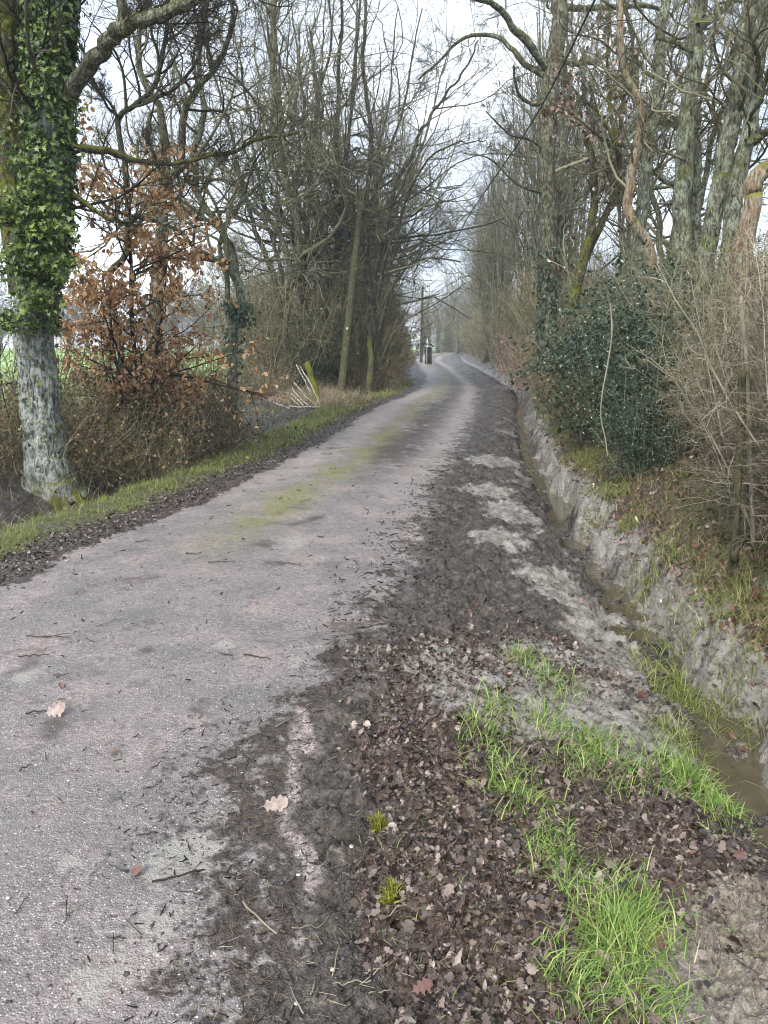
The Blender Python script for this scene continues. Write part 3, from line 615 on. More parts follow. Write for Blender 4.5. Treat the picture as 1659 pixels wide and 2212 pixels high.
P = tuft_pts(blobs([(1215, 930, 2.5), (1250, 985, 2.2), (1290, 1040, 1.6), (1330, 1075, 1.5), (1170, 880, 2.5), (1420, 1180, 1.2), (1480, 1260, 1.2), (1560, 1290, 1.2), (1450, 1330, .9)], .13, .2), 330, .8); N = len(P)
g.blades(P, rng.uniform(.06, .2, N), rng.uniform(.004, .008, N), rng.uniform(.7, 2.4, N))
tag(g.build('bank_grass', M['grass_dull']), 'yellowish grass patches on the right bank above the ditch', 'grass', kind='stuff')
g = Geo()
P = tuft_pts(blobs([(1230, 950, 2.2), (1260, 1000, 2), (1200, 900, 2), (1320, 1050, 1.2), (1370, 985, 1.8), (1340, 1000), (1600, 1400, .8), (1280, 1080, 1), (820, 1700, .2), (1400, 1190, .7), (845, 1830, .18)], .09, .2), 420, .6); N = len(P)
P[:, 2] += rng.uniform(0, .03, N); g.blades(P, rng.uniform(.015, .035, N), rng.uniform(.004, .008, N), rng.uniform(.2, 1.6, N), lv=(0, 1))
tag(g.build('moss_cushions', M['mossm']), 'bright yellow green moss cushions on the right bank', 'moss', kind='stuff')
# straw grass in front of the left hedge
g = Geo()
P = pts_in(14000, -7.5, 0, 4.4, 26, lambda x, y: np.clip(ss(1.15, 1.5, XL(y) - x) * ss(3.2, 2.2, XL(y) - x) * ss(-.3, .25, fbm(x * .9, y * .9, 3, 72) + .1 + .5 * ss(6.5, 5, y)), 0, 1) * (1 - ss(12, 12.6, y) * ss(19.8, 19.2, y))); N = len(P)
g.blades(P, rng.uniform(.2, .7, N), rng.uniform(.004, .008, N), rng.uniform(.6, 2.5, N), lv=(0, .25, .5, .75, 1))
tag(g.build('hedge_straw', M['straw']), 'long bleached dead grass hanging in front of the left hedge', 'dead grass', kind='stuff')
#@@TREES
# ------------------------------------------------------------------ trees
def leaf_cloud(g, P, Rr, n, tpl, size, hang=.3, off=.04, t0=.1):
    """leaves along branches P"""
    B, k, _ = P.shape; idx = rng.integers(0, B, n); f = rng.uniform(t0, 1, n) * (k - 1.001); i = f.astype(int); w = (f - i)[:, None]
    p = P[idx, i] * (1 - w) + P[idx, i + 1] * w + rng.normal(0, off, (n, 3))
    nor = rng.normal(0, 1, (n, 3)); fw = rng.normal(0, 1, (n, 3)); fw[:, 2] -= hang * 3
    g.leaves(p, nor, fw, rng.uniform(*size, n), tpl, .4)
def ivy_on(g, path, rads, n, t0, t1, size=(.04, .075), off=.05, face=None, tpl=IVY, gaps=None):
    k = len(path); f = rng.uniform(t0, t1, n) * (k - 1.001); i = f.astype(int); w = (f - i)[:, None]
    p = path[i] * (1 - w) + path[i + 1] * w; T = nrm(path[i + 1] - path[i]); a = rng.normal(0, 1, (n, 3)); u = nrm(np.cross(T, a))
    if face is not None: u = nrm(u + np.array(face) * .6)
    r = rads[i]; o = np.abs(rng.normal(0, off, n))[:, None]
    if gaps is not None:
        an = np.arctan2(u[:, 1], u[:, 0]); keep = fbm(np.cos(an) * 2 + p[:, 2] * 2.2, np.sin(an) * 2 + p[:, 2] * 1.3, 3, 91) > gaps; p, u, r, o, T, n = p[keep], u[keep], r[keep], o[keep], T[keep], int(keep.sum())
    nor = u + rng.normal(0, .45, (n, 3)) + [0, 0, .35]; fw = rng.normal(0, .5, (n, 3)) + [0, 0, -1.0] + u * .25
    g.leaves(p + u * (r[:, None] + .012 + o), nor, fw, rng.uniform(*size, n), tpl, .35)

def crown_from(P, Rr, lv, k0=5):
    """several orders of branches from parent paths -> Geo, last order paths"""
    g = Geo(); last = None
    for q, kw in enumerate(lv):
        kw = dict(kw); sides = kw.pop('sides', 3)
        P, Rr = spawn(P, Rr, **kw); g.tubes(P, Rr, sides); last = (P, Rr)
        if q == 0: first = (P, Rr)
    return g, last, first
TREES = {}
def tree(name, stems, label, cat, lv, bark, twig, group=None, sides=14, barkamp=.06, org=None, stem_step=.12, ivy=None, leaves=None, moss=0, limbs=()):
    """stems/limbs: list of (points, r0, r1). parts: trunk (one per stem), limb, crown, ivy, leaves"""
    base = np.array(stems[0][0][0], float) if org is None else np.array(org, float)
    t = empty(name, tuple(base)); tag(t, label, cat, group)
    allp = []; n0 = 14
    for kind, lst in (('trunk', stems), ('limb', limbs)):
        for st in lst:
            pts, r0, r1 = st[:3]; Lg = np.linalg.norm(np.diff(np.array(pts, float), axis=0), axis=1).sum()
            n = max(8, int(Lg / stem_step)); path = smooth_path(np.array(pts, float) - base, n, st[3] if len(st) > 3 else r0 * .5)
            s = np.linspace(0, 1, n); rr = r0 + (r1 - r0) * s ** .8
            if kind == 'trunk' and len(st) > 4: rr = rr * (1 + st[4] * np.exp(-s * Lg / .35))
            Geo().tubes(path, rr, sides if kind == 'trunk' else max(7, sides // 2), barkamp).build(kind, st[5] if len(st) > 5 else bark, t)
            q = smooth_path(np.array(pts, float) - base, n0 * 2); allp.append((q, (r0 + (r1 - r0) * np.linspace(0, 1, n0 * 2) ** .8)))
    P = np.array([a for a, b in allp]); Rr = np.array([b for a, b in allp])
    g, last, first = crown_from(P, Rr, lv); g.build('crown', twig, t)
    if ivy:
        gi = Geo()
        for (si, n, t0, t1, sz, off) in ivy['on']: ivy_on(gi, P[si], Rr[si], n, t0, t1, sz, off)
        gi.build('ivy', ivy['mat'], t)
    if leaves:
        gl = Geo(); src = last if leaves.get('last', True) else first
        leaf_cloud(gl, src[0], src[1], leaves['n'], leaves['tpl'], leaves['size'], leaves.get('hang', .3), leaves.get('off', .03)); gl.build('leaves', leaves['mat'], t)
    return t
def dup(root, loc, rz, s=1.0, label=None, group=None, sz=None):
    r = root.copy(); C.collection.objects.link(r); r.location = loc; r.rotation_euler = (0, 0, rz); r.scale = (s, s, sz or s)
    if label: r['label'] = label
    if group: r['group'] = group
    for ch in list(root.children):
        c = ch.copy(); C.collection.objects.link(c); c.parent = r
    return r
def VP(lst, Y, dY=0):
    n = len(lst); return [at(v[0], v[1], (v[2] if len(v) > 2 else Y + dY * i / max(n - 1, 1))) for i, v in enumerate(lst)]
OAKLV = [dict(m=12, t0=.3, ang=1.0, lr=.42, n=10, wob=.28, up=.06, sides=5, rmin=.005, bias=(0, 0, .1)),
         dict(m=8, t0=.15, ang=.8, lr=.5, n=8, wob=.22, up=.04, sides=4, rmin=.003),
         dict(m=8, t0=.1, ang=.75, lr=.5, n=6, wob=.2, up=.04, sides=3, rmin=.0018),
         dict(m=4, t0=.1, ang=.7, lr=.5, n=4, wob=.18, up=.05, sides=3, rmin=.0012)]
#@@HERO
# 1. the big ivy-clad oak on the left
YL = 8.3
fork = at(60, 470, YL)
main = VP([(115, 1075), (98, 960), (84, 850), (76, 720), (84, 600), (100, 480), (108, 300), (110, 120), (112, -60), (120, -300), (140, -700)], YL)
left = VP([(62, 640), (40, 470), (22, 330), (18, 150), (16, 0), (0, -200), (-60, -600)], YL + .25)
big = VP([(140, 235), (165, 180), (205, 130), (240, 85), (262, 62), (300, 45), (350, 28), (425, -5), (520, -60), (620, -160)], YL, -.9)
oak = tree('ivy_clad_oak', [(main, .205, .175, .03, .9), (left, .2, .14, .03, 0, M['bark_moss'])],
    'massive ivy-clad oak with pale lichened lower trunk at the left verge', 'tree',
    [dict(m=12, t0=.45, ang=1.1, lr=.34, n=10, wob=.15, up=.05, sides=5, rmin=.005, rmax=.17, bias=(.3, 0, .1))] + OAKLV[1:], M['bark_blue'], M['twig_dark'],
    sides=80, barkamp=.11, stem_step=.035, limbs=[(big, .085, .045, .03, 0, M['bark']), (VP([(258, 66), (264, 30), (262, -40), (280, -200)], YL - .35), .055, .03, .02, 0, M['bark']),
      (VP([(165, 322), (230, 325), (262, 338), (330, 352), (400, 350), (470, 330)], YL, .6), .045, .015, .02, 0, M['bark_moss']),
      (VP([(160, 420), (190, 440), (240, 475), (290, 480)], YL, -.3), .035, .012, .02, 0, M['bark_dark'])])
g = Geo(); ob = np.array(oak.location)
for a_, b_, n_ in ((-15, .55, 1), (40, .5, 1), (150, .4, 1), (230, .45, 1), (-60, .4, 1)):
    d_ = np.array([math.cos(R(a_)), math.sin(R(a_)), 0]); p0 = np.array([0, 0, .32]); g.tubes(smooth_path([p0 + d_ * .1 - [0, 0, .02], p0 + d_ * .2 - [0, 0, .2], p0 + d_ * .36 - [0, 0, .42], p0 + d_ * .62 - [0, 0, .6], p0 + d_ * .9 - [0, 0, .8]], 26, .03), np.linspace(.1, .045, 26), 20, .25)
g.build('root', M['bark_moss'], oak)
def stem_arrays(pts, r0, r1, base, n=60):
    return smooth_path(np.array(pts) - base, n), r0 + (r1 - r0) * np.linspace(0, 1, n) ** .8
pm, rm = stem_arrays(main, .205, .175, ob); pl_, rl_ = stem_arrays(left, .2, .14, ob)
g = Geo(); ivy_on(g, pm, rm, 14000, .4, .85, (.035, .08), .035, (.1, -.6, 0), gaps=-.42); ivy_on(g, pl_, rl_, 260, .3, .6, (.04, .07), .05, (.2, -.3, 0)); ivy_on(g, pm, rm, 500, .42, .85, (.04, .07), .11, (.1, -.2, 0))
ivy_on(g, pm, rm, 350, .1, .42, (.03, .06), .02, (.6, -.4, 0)); ivy_on(g, pm, rm, 420, .3, .44, (.04, .07), .03, (1.4, -.2, 0)); g.build('ivy', M['ivy'], oak)
g = Geo()
for (vx, vy, s, n_) in ((60, 430, .32, 350), (30, 560, .3, 380), (110, 500, .25, 260), (70, 640, .22, 200), (25, 690, .2, 180), (130, 570, .2, 200), (20, 460, .3, 300), (90, 380, .15, 120), (40, 350, .12, 80)):
    c_ = at(vx, vy, YL - .42) - ob; p = c_ + rng.normal(0, 1, (n_, 3)) * [s * .5, .1, s * .32]
    g.leaves(p, rng.normal(0, .6, (n_, 3)) + [0.1, -.7, .9], rng.normal(0, .5, (n_, 3)) + [0, -.3, -.9], rng.uniform(.035, .08, n_), IVY, .5)
g.build('ivy_spray', M['ivy_bright'], oak)
g = Geo()          # old ivy stems creeping up the bark
for q in range(9):
    f0 = rng.uniform(0, 6.28); k_ = np.arange(22); i_ = np.clip(22 + k_ * 1.4, 0, 58).astype(int); an = f0 + np.cumsum(rng.normal(0, .12, 22))
    g.tubes(pm[i_] + (rm[i_] + .012)[:, None] * np.stack([np.cos(an), np.sin(an), 0 * an], -1), np.full(22, rng.uniform(.008, .016)), 6)
g.build('ivy_stem', M['twig_pale'], oak)

# 2. young beech keeping its orange leaves
YB = 10.2
b0 = VP([(300, 985), (292, 800), (283, 620), (275, 480), (268, 400)], YB)
beech = tree('young_beech', [(b0, .045, .012, .03, .3), (VP([(310, 985), (330, 820), (352, 660), (362, 560)], YB, .2), .035, .01, .03), (VP([(296, 985), (262, 840), (240, 700), (222, 590)], YB, -.2), .03, .008, .03)],
    'young beech still hung with orange brown leaves beside the ivy-clad oak', 'tree',
    [dict(m=26, t0=.12, ang=1.0, asd=.25, lr=.42, n=7, wob=.15, up=-.02, sides=4, rmin=.004), dict(m=9, t0=.15, ang=.8, lr=.5, n=5, wob=.15, up=-.03, sides=3, rmin=.002)],
    M['bark_dark'], M['twig_dark'], sides=10, leaves=dict(n=7200, tpl=BEECH, size=(.05, .09), mat=M['beech'], hang=.7, off=.03))

# 3. bare trees behind the beech
SP = dict(sides=3)
tree('forked_hedge_tree', [(VP([(322, 1000), (330, 800), (345, 549), (350, 430), (364, 392)], 12.5), .13, .085, .04, .3), (VP([(364, 395), (357, 298), (344, 231), (307, 165), (301, 83), (312, 0), (300, -200)], 12.5, .5), .075, .03), (VP([(364, 395), (393, 347), (397, 248), (423, 198), (476, 132), (496, 66), (505, 0), (520, -200)], 12.5, -.6), .07, .025)],
    'forked grey tree with a squat trunk rising directly behind the orange beech', 'tree', OAKLV, M['bark'], M['twig'], limbs=[
    (VP([(360, 400), (330, 370), (300, 350), (261, 330), (200, 318), (165, 318)], 12.4, .3), .045, .02, .03, 0, M['bark_moss']), (VP([(372, 385), (430, 340), (500, 330), (560, 300), (640, 290)], 12.4, -.6), .045, .02, .03, 0, M['bark_moss'])])
tree('slim_dark_tree', [(VP([(268, 1000), (262, 760), (235, 600), (274, 540), (271, 364), (261, 324), (256, 258), (292, 225), (327, 195), (347, 139), (360, 66), (362, -60), (380, -250)], 11.3), .055, .025, .02)],
    'slim dark crooked tree between the ivy-clad oak and the forked tree', 'tree', [dict(OAKLV[0], m=20, lr=.3)] + OAKLV[1:], M['bark_dark'], M['twig_dark'], limbs=[(VP([(256, 258), (232, 215), (200, 180), (180, 140)], 11.3), .025, .01, .02), (VP([(309, 223), (380, 190), (425, 130), (440, 60), (460, -40)], 11.3, -.4), .03, .012, .02)])
tree('pale_twisted_tree', [(VP([(500, 930), (506, 720), (519, 674), (521, 641), (509, 598), (495, 548), (468, 480), (430, 420), (420, 330), (440, 240), (430, 120), (450, -60)], 14), .1, .04, .04, .2), (VP([(508, 730), (489, 670), (490, 600), (475, 520), (520, 440), (570, 380), (600, 300), (640, 200), (650, 50)], 14, .4), .06, .02, .04)],
    'pale twisted tree with its foot wrapped in ivy right of the beech', 'tree', OAKLV, M['bark_pale'], M['twig'],
    ivy=dict(mat=M['ivy_dark'], on=[(0, 700, .0, .24, (.05, .09), .12)]))
tree('spreading_oak', [(VP([(640, 862), (650, 760), (640, 600), (645, 500), (625, 420), (600, 300), (590, 150), (600, -100)], 25), .19, .06, .06, .3), (VP([(645, 640), (600, 500), (560, 463), (514, 407), (480, 390), (430, 380)], 25, -1), .1, .04, .06), (VP([(645, 560), (700, 470), (740, 420), (800, 340), (870, 300)], 25, 1), .09, .03, .06)],
    'spreading tree with kinked mossy limbs just left of the leaning pole', 'tree', OAKLV, M['bark'], M['twig'],
    limbs=[(VP([(640, 560), (560, 560), (520, 540), (450, 560)], 24.5, -1), .05, .02, .05), (VP([(640, 620), (700, 600), (760, 620)], 24.5), .04, .015, .04)])

# 4. tall hornbeams of the left row, seen end on
def auto_tree(name, x, y, H, label, cat='tree', nst=5, spread=.5, r=.13, lv=None, bark='bark', twig='twig', group=None, ivy=None, z=None, lean=(0, 0), low=.0, sides=9, side_limbs=0):
    z = zt(x, y) - .1 if z is None else z; st = []
    for i in range(nst):
        a = i * 2.4 + rng.uniform(0, .8); sp = spread * rng.uniform(.5, 1.1) * (i > 0) ; Hh = H * rng.uniform(.75, 1.05)
        dx, dy = math.cos(a) * sp * H * .5 + lean[0], math.sin(a) * sp * H * .5 + lean[1]; z0 = z + (low * H * rng.uniform(.4, 1) if i else 0)
        b = (x + math.cos(a) * .15 * (low == 0), y + math.sin(a) * .15 * (low == 0), z0)
        if i and low: b = (x + lean[0] * low * .3, y + lean[1] * low * .3, z0)
        st.append(([b, (b[0] + dx * .22, b[1] + dy * .22, z0 + (Hh - z0 + z) * .3), (b[0] + dx * .6, b[1] + dy * .6, z0 + (Hh - z0 + z) * .65), (b[0] + dx, b[1] + dy, z + Hh)], r * rng.uniform(.6, 1) if i else r, .02, .25, .3))
    lm = []
    for i in range(side_limbs):
        a = rng.uniform(0, 6.28); h0 = H * rng.uniform(.3, .55); Lq = H * rng.uniform(.25, .42)
        d_ = np.array([math.cos(a), math.sin(a), 0]); p = np.array([x, y, z + h0])
        lm.append(([p, p + d_ * Lq * .4 + [0, 0, Lq * .15], p + d_ * Lq * .75 + [0, 0, Lq * .2], p + d_ * Lq + [0, 0, Lq * .5]], r * .4, .012, .2))
    return tree(name, st, label, cat, lv or OAKLV, M[bark], M[twig], group, sides=sides, stem_step=.3, ivy=ivy, limbs=lm)
LV4 = [dict(m=12, t0=.24, ang=1.0, lr=.4, n=9, wob=.28, up=.03, sides=4, rmin=.006), dict(m=7, t0=.1, ang=.7, lr=.5, n=6, wob=.2, up=.05, sides=3, rmin=.0035),
       dict(m=9, t0=.1, ang=.8, lr=.5, n=5, wob=.2, up=.02, sides=3, rmin=.002)]
LV4F = [dict(m=9, t0=.1, ang=.7, lr=.32, n=6, wob=.16, up=.1, sides=3, rmin=.008), dict(m=6, t0=.1, ang=.8, lr=.5, n=5, wob=.2, up=.04, sides=3, rmin=.005), dict(m=4, t0=.1, ang=.65, lr=.5, n=4, wob=.16, up=.05, sides=3, rmin=.004)]
iv = lambda n, m='ivy_dark', s=(.08, .14), t1=.5: dict(mat=M[m], on=[(0, n, 0, t1, s, .12)])
auto_tree('tall_hornbeam', -1.6, 26.5, 15, 'tall many-stemmed hornbeam standing just behind the leaning pole', nst=6, spread=.36, r=.17, bark='bark_dark', lv=LV4, ivy=iv(2200), side_limbs=7)
auto_tree('tall_hornbeam', -3.0, 26, 13, 'wide dark hornbeam left of the leaning pole with outstretched low limbs', nst=5, spread=.38, r=.17, bark='bark_dark', lv=LV4, ivy=iv(1200), side_limbs=8)
tree('arching_hornbeam', [([tuple(onz(800, 852)), tuple(at(806, 700, 25)), tuple(at(822, 540, 24.8)), tuple(at(858, 400, 24.5)), tuple(at(907, 290, 24)), tuple(at(967, 198, 23.5)), tuple(at(1040, 90, 23))], .12, .02, .15, .3),
      (VP([(812, 660), (835, 540), (880, 430), (924, 345), (990, 310), (1050, 300)], 24.8, -2), .07, .015, .12), (VP([(806, 760), (850, 620), (900, 560), (960, 520), (1010, 520)], 25, 1.5), .05, .012, .1), (VP([(806, 720), (790, 500), (800, 300), (785, 100), (800, -150), (790, -400)], 25), .1, .03, .12)],
    'hornbeam right of the leaning pole with long kinked limbs arching out over the lane', 'tree', [dict(OAKLV[0], t0=.25, m=13, rmax=.5), dict(OAKLV[1], m=7), dict(OAKLV[2], m=6, rmin=.0025), dict(OAKLV[3], m=5, rmin=.002)], M['bark_dark'], M['twig'])
auto_tree('tall_hornbeam', -1.2, 33, 15, 'hornbeam behind the pole leaning out over the lane', nst=6, spread=.5, r=.2, lv=LV4, ivy=iv(1800), lean=(.6, 0), side_limbs=6)
auto_tree('tall_hornbeam', -.6, 42, 15, 'farther hornbeam right of the pole with ivy up to half its height', nst=6, spread=.42, r=.2, lv=LV4F, ivy=iv(2600, t1=.7), side_limbs=5)
def thicket(name, label, n, H, rad_, mat, sub=8, wob=.1, r=(.004, .01), spread=.35, leaf=None, group=None, fine=5, lv2=True, up=.04, cat='shrub'):
    t = empty(name); tag(t, label, cat, group)
    a = rng.uniform(0, 6.28, n); q = rad_ * np.sqrt(rng.uniform(0, 1, n)); b = np.stack([np.cos(a) * q, np.sin(a) * q, 0 * q - .05], -1)
    d = np.stack([np.cos(a) * spread * q / rad_, np.sin(a) * spread * q / rad_, np.ones(n)], -1) + rng.normal(0, .15, (n, 3))
    Ln = H * rng.uniform(.5, 1.1, n); P = grow(b, d, Ln, 9, wob, .02); r0 = rng.uniform(*r, n)
    g = Geo(); Rr = rad(r0, r0 * .3, 9); g.tubes(P, Rr, 5); g.build('stem', mat, t)
    g = Geo(); P2, R2 = spawn(P, Rr, sub, t0=.08, ang=1.0, asd=.3, lr=.32, n=6, wob=.25, up=up, rmin=r[0] * .45); g.tubes(P2, R2, 3); last = P2
    if lv2:
        P3, R3 = spawn(P2, R2, fine, t0=.1, ang=1.0, asd=.3, lr=.42, n=4, wob=.35, up=up, rmin=r[0] * .35); g.tubes(P3, R3, 3); last = P3
    g.build('twigs', mat, t)
    if leaf:
        g = Geo(); leaf_cloud(g, last, None, leaf['n'], leaf['tpl'], leaf['size'], leaf.get('hang', .1), leaf.get('off', .03)); g.build('leaves', leaf['mat'], t)
    return t
def place(t, x, y, rz=0, s=1.0, z=None):
    t.location = (x, y, zt(x, y) - .03 if z is None else z); t.rotation_euler = (0, 0, rz); t.scale = (s, s, s); return t
# brushwood under the hornbeams
brush = thicket('brushwood', 'dense bare olive brushwood at the foot of the hornbeams, nearest the leaning pole', 170, 4.6, 1.5, M['twig_brush'], 9, .12, (.011, .022), .5)
place(brush, -2.5, 27.0)
for k_, (x, y, s, lb) in enumerate([(-1.3, 26.6, .85, 'bare brushwood directly behind the foot of the leaning pole'), (-3.5, 25.2, .9, 'bare brushwood fanning left of the hornbeams behind the collapsed gate'), (-2.3, 28.5, .95, 'bare brushwood right of the leaning pole by the lane'), (-1.9, 32, 1.0, 'bare brushwood by the lane behind the pole, second along the left row'),
    (-1.7, 37, 1.0, 'bare brushwood by the lane, third along the left row'), (-3.2, 28.5, 1.25, 'tallest brushwood, inside the hornbeam clump'), (-1.4, 43, 1.0, 'bare brushwood by the lane, fourth along the left row')]):
    dup(brush, (x, y, zt(x, y) - .05), k_ * 1.3, s, lb)
ivyb = thicket('ivy_thicket', 'dark green ivy thicket in the left row right of the pole', 60, 3.0, .9, M['twig'], 6, .12, (.008, .016), .35, leaf=dict(n=3000, tpl=IVY, size=(.08, .14), mat=M['ivy_dark'], off=.08))
place(ivyb, -.1, 46)
for k_, (x, y, s, lb) in enumerate([(1.0, 58, 1.1, 'dark ivy thicket farther along the left row near the shelter'), (-2.4, 25.2, .8, 'ivy patch at the foot of the tall hornbeam'), (-.6, 33, .9, 'ivy patch beside the second brushwood of the left row')]):
    dup(ivyb, (x, y, zt(x, y) - .05), k_ * 2.1 + 1, s, lb)
redb = thicket('copper_beech_bush', 'bush of rusty brown leaves in the left row right of the pole', 50, 2.8, .7, M['twig'], 6, .12, (.006, .012), .3, leaf=dict(n=2200, tpl=BEECH, size=(.08, .14), mat=M['beech'], off=.06))
place(redb, -.1, 34.5, s=.9)
dup(redb, (.7, 50, zt(.7, 50)), 2, .9, 'smaller rusty leaved bush farther along the left row')
brm = thicket('bramble_bush', 'brown bramble tangle under the leaning pole by the lane', 150, 1.3, .9, M['twig_brush'], 6, .2, (.003, .006), .6, leaf=dict(n=2600, tpl=BEECH, size=(.03, .055), mat=M['bramble'], off=.04), up=-.03)
place(brm, -.7, 25.6, s=1.1)
BR = [(-3.55, 9.6, 1.0, 'purple brown bramble tangle at the foot of the orange beech'), (-4.3, 8.9, .9, 'bramble tangle right beside the roots of the ivy-clad oak'), (-3.1, 10.8, .9, 'bramble tangle right of the orange beech above the ditch'),
      (-5.2, 7.2, .95, 'bramble tangle left of the ivy-clad oak at the photo edge'), (-4.6, 10.2, 1.1, 'bramble tangle behind the orange beech'), (-2.9, 12.0, .85, 'bramble tangle left of the grassy field entrance'), (-3.9, 13, 1.1, 'bramble tangle round the foot of the pale twisted tree'),
      (-.8, 26.5, 1.2, 'bramble tangle by the lane past the pole'), (-.6, 29.5, 1.1, 'bramble tangle by the lane, second past the pole'), (-.5, 33.5, 1.2, 'bramble tangle by the lane, third past the pole'), (-5.8, 8.6, 1.2, 'bramble tangle behind the ivy-clad oak'), (-5.2, 21, 1.0, 'low brambles at the back of the field entrance'), (-3.6, 22.3, .8, 'low brambles behind the collapsed gate')]
for k_, (x, y, s, lb) in enumerate(BR): dup(brm, (x, y, zt(x, y) - .05), k_ * 1.7, s, lb)
hed = thicket('bare_hedge_shrub', 'bare thin hedge shrub at the back between oak and beech', 70, 2.1, .6, M['twig'], 7, .12, (.004, .01), .35)
place(hed, -4.7, 9.2)
for k_, (x, y, s, lb) in enumerate([(-3.6, 11.2, .9, 'bare hedge shrub right of the orange beech'), (-3.4, 12.6, 1.05, 'bare hedge shrub in front of the pale twisted tree'), (-6.1, 7.6, 1, 'bare hedge shrub behind the ivy-clad oak at the photo edge'), (-5.3, 12, 1, 'bare hedge shrub toward the field behind the beech'), (-4.6, 15, 1.1, 'bare hedge shrub toward the field beyond the pale twisted tree')]):
    dup(hed, (x, y, zt(x, y) - .05), k_ * 1.9 + .4, s, lb)

# 5. the right bank: old coppiced trunks
def gb(x, y): return zt(x, y) - .25
def foot(vx, vy, Y):
    p = at(vx, vy, Y); return (p[0], p[1], gb(p[0], p[1]))
RLV = [dict(OAKLV[0], m=10, t0=.25, lr=.3, rmax=.26, wob=.28), dict(OAKLV[1], m=7), OAKLV[2], OAKLV[3]]
RLVs = [dict(OAKLV[0], m=9, t0=.3, lr=.28, rmax=.35), dict(OAKLV[1], m=7), OAKLV[2], dict(OAKLV[3], m=5)]
def rt(name, label, V, Y, r0, r1, bark, twig='twig', lv=RLV, dY=0, limbs=(), more=(), **kw):
    pts = [foot(V[0][0], V[0][1], Y)] + VP(V[1:], Y, dY)
    st = [(pts, r0, r1, r0 * .25, .5)] + [(VP(m[0], m[1], m[4] if len(m) > 4 else 0), m[2], m[3], m[2] * .25) for m in more]
    return tree(name, st, label, 'tree', lv, M[bark], M[twig], limbs=[(VP(l[0], l[1], l[4] if len(l) > 4 else 0), l[2], l[3], l[2] * .4) for l in limbs], sides=22, barkamp=.08, stem_step=.06, **kw)
rt('roadside_oak', 'tall straight oak with level mossy limbs, first big trunk right of the lane', [(1190, 860), (1186, 700), (1185, 500), (1181, 350), (1186, 220), (1196, 120), (1212, 0), (1226, -150), (1240, -400), (1260, -800)], 14.5, .18, .12, 'bark',
   limbs=[([(1184, 150), (1150, 105), (1110, 62), (1075, 15), (1040, 0), (960, -25), (900, -40)], 14.5, .08, .03, -1), ([(1180, 165), (1130, 135), (1100, 100), (1060, 75), (1000, 85), (950, 130), (905, 170)], 14.5, .06, .02, 1),
          ([(1192, 130), (1220, 132), (1252, 139), (1295, 129), (1325, 96), (1350, 60)], 14.5, .075, .03, .5), ([(1184, 222), (1150, 225), (1122, 205), (1112, 170), (1110, 140)], 14.5, .04, .02, -.5), ([(1210, 15), (1290, 18), (1380, 14), (1440, 22)], 14.5, .06, .03, 1),
          ([(1184, 330), (1140, 300), (1100, 290), (1050, 240)], 14.5, .03, .012, -1), ([(1184, 420), (1120, 400), (1060, 345), (1000, 330)], 14.5, .025, .01, -1)],
   ivy=dict(mat=M['ivy_dark'], on=[(0, 1000, .02, .2, (.05, .08), .06)]))
rt('mossy_stool', 'short bright mossy trunk with a fan of dark stems behind the holly', [(1243, 800), (1238, 740), (1240, 650), (1262, 560), (1280, 470), (1282, 400), (1270, 300)], 13, .11, .05, 'bark_moss', lv=RLVs, more=[([(1262, 560), (1300, 480), (1335, 400), (1338, 325)], 13.2, .07, .04)],
   limbs=[([(1338, 330), (1300, 250), (1260, 215), (1220, 170)], 13, .035, .012), ([(1338, 330), (1318, 230), (1312, 120), (1318, 20)], 13, .04, .015), ([(1338, 330), (1345, 220), (1365, 120)], 13.2, .035, .014), ([(1338, 325), (1300, 300), (1240, 250), (1190, 240)], 12.8, .03, .01)],
   leaves=dict(n=900, tpl=BEECH, size=(.06, .1), mat=M['litter_red'], last=False, off=.12, hang=.5))
rt('stripped_trunk', 'crooked trunk with its bark peeled to orange wood on the right bank', [(1425, 740), (1410, 600), (1400, 530), (1380, 497), (1362, 470), (1354, 440), (1364, 380), (1371, 347), (1378, 308), (1384, 265), (1381, 228), (1371, 198), (1348, 155), (1341, 99), (1339, 0), (1335, -200)], 10.5, .075, .04, 'bark_strip', lv=RLVs,
   limbs=[([(1378, 205), (1420, 240), (1455, 265)], 10.5, .025, .012), ([(1372, 200), (1340, 205), (1300, 215)], 10.5, .015, .006)])
rt('leaning_grey_trunk', 'smooth grey green trunk leaning right behind the peeled one', [(1380, 760), (1384, 560), (1388, 450), (1402, 330), (1410, 290), (1421, 182), (1427, 83), (1440, 0), (1460, -200)], 12, .1, .065, 'bark_pale', lv=RLV,
   limbs=[([(1440, 185), (1400, 160), (1370, 130), (1330, 115)], 12, .04, .015), ([(1330, 313), (1380, 310), (1420, 280), (1455, 262)], 11, .03, .015)])
rt('lichened_twin_trunk', 'thick pale trunk with rough lichened bark rising from a mossy stump on the right bank', [(1478, 790), (1476, 680), (1474, 549), (1474, 430), (1480, 298), (1490, 198), (1503, 99), (1512, 0), (1520, -150), (1540, -500)], 9.3, .125, .07, 'bark_pale', lv=RLV,
   more=[([(1500, 700), (1503, 560), (1503, 463), (1505, 330), (1500, 290)], 9.6, .08, .05)], limbs=[([(1480, 345), (1430, 325), (1390, 300)], 9.2, .02, .008), ([(1497, 110), (1450, 90), (1420, 80)], 9.2, .035, .015), ([(1508, 60), (1560, 20), (1600, -30)], 9.2, .05, .03)])
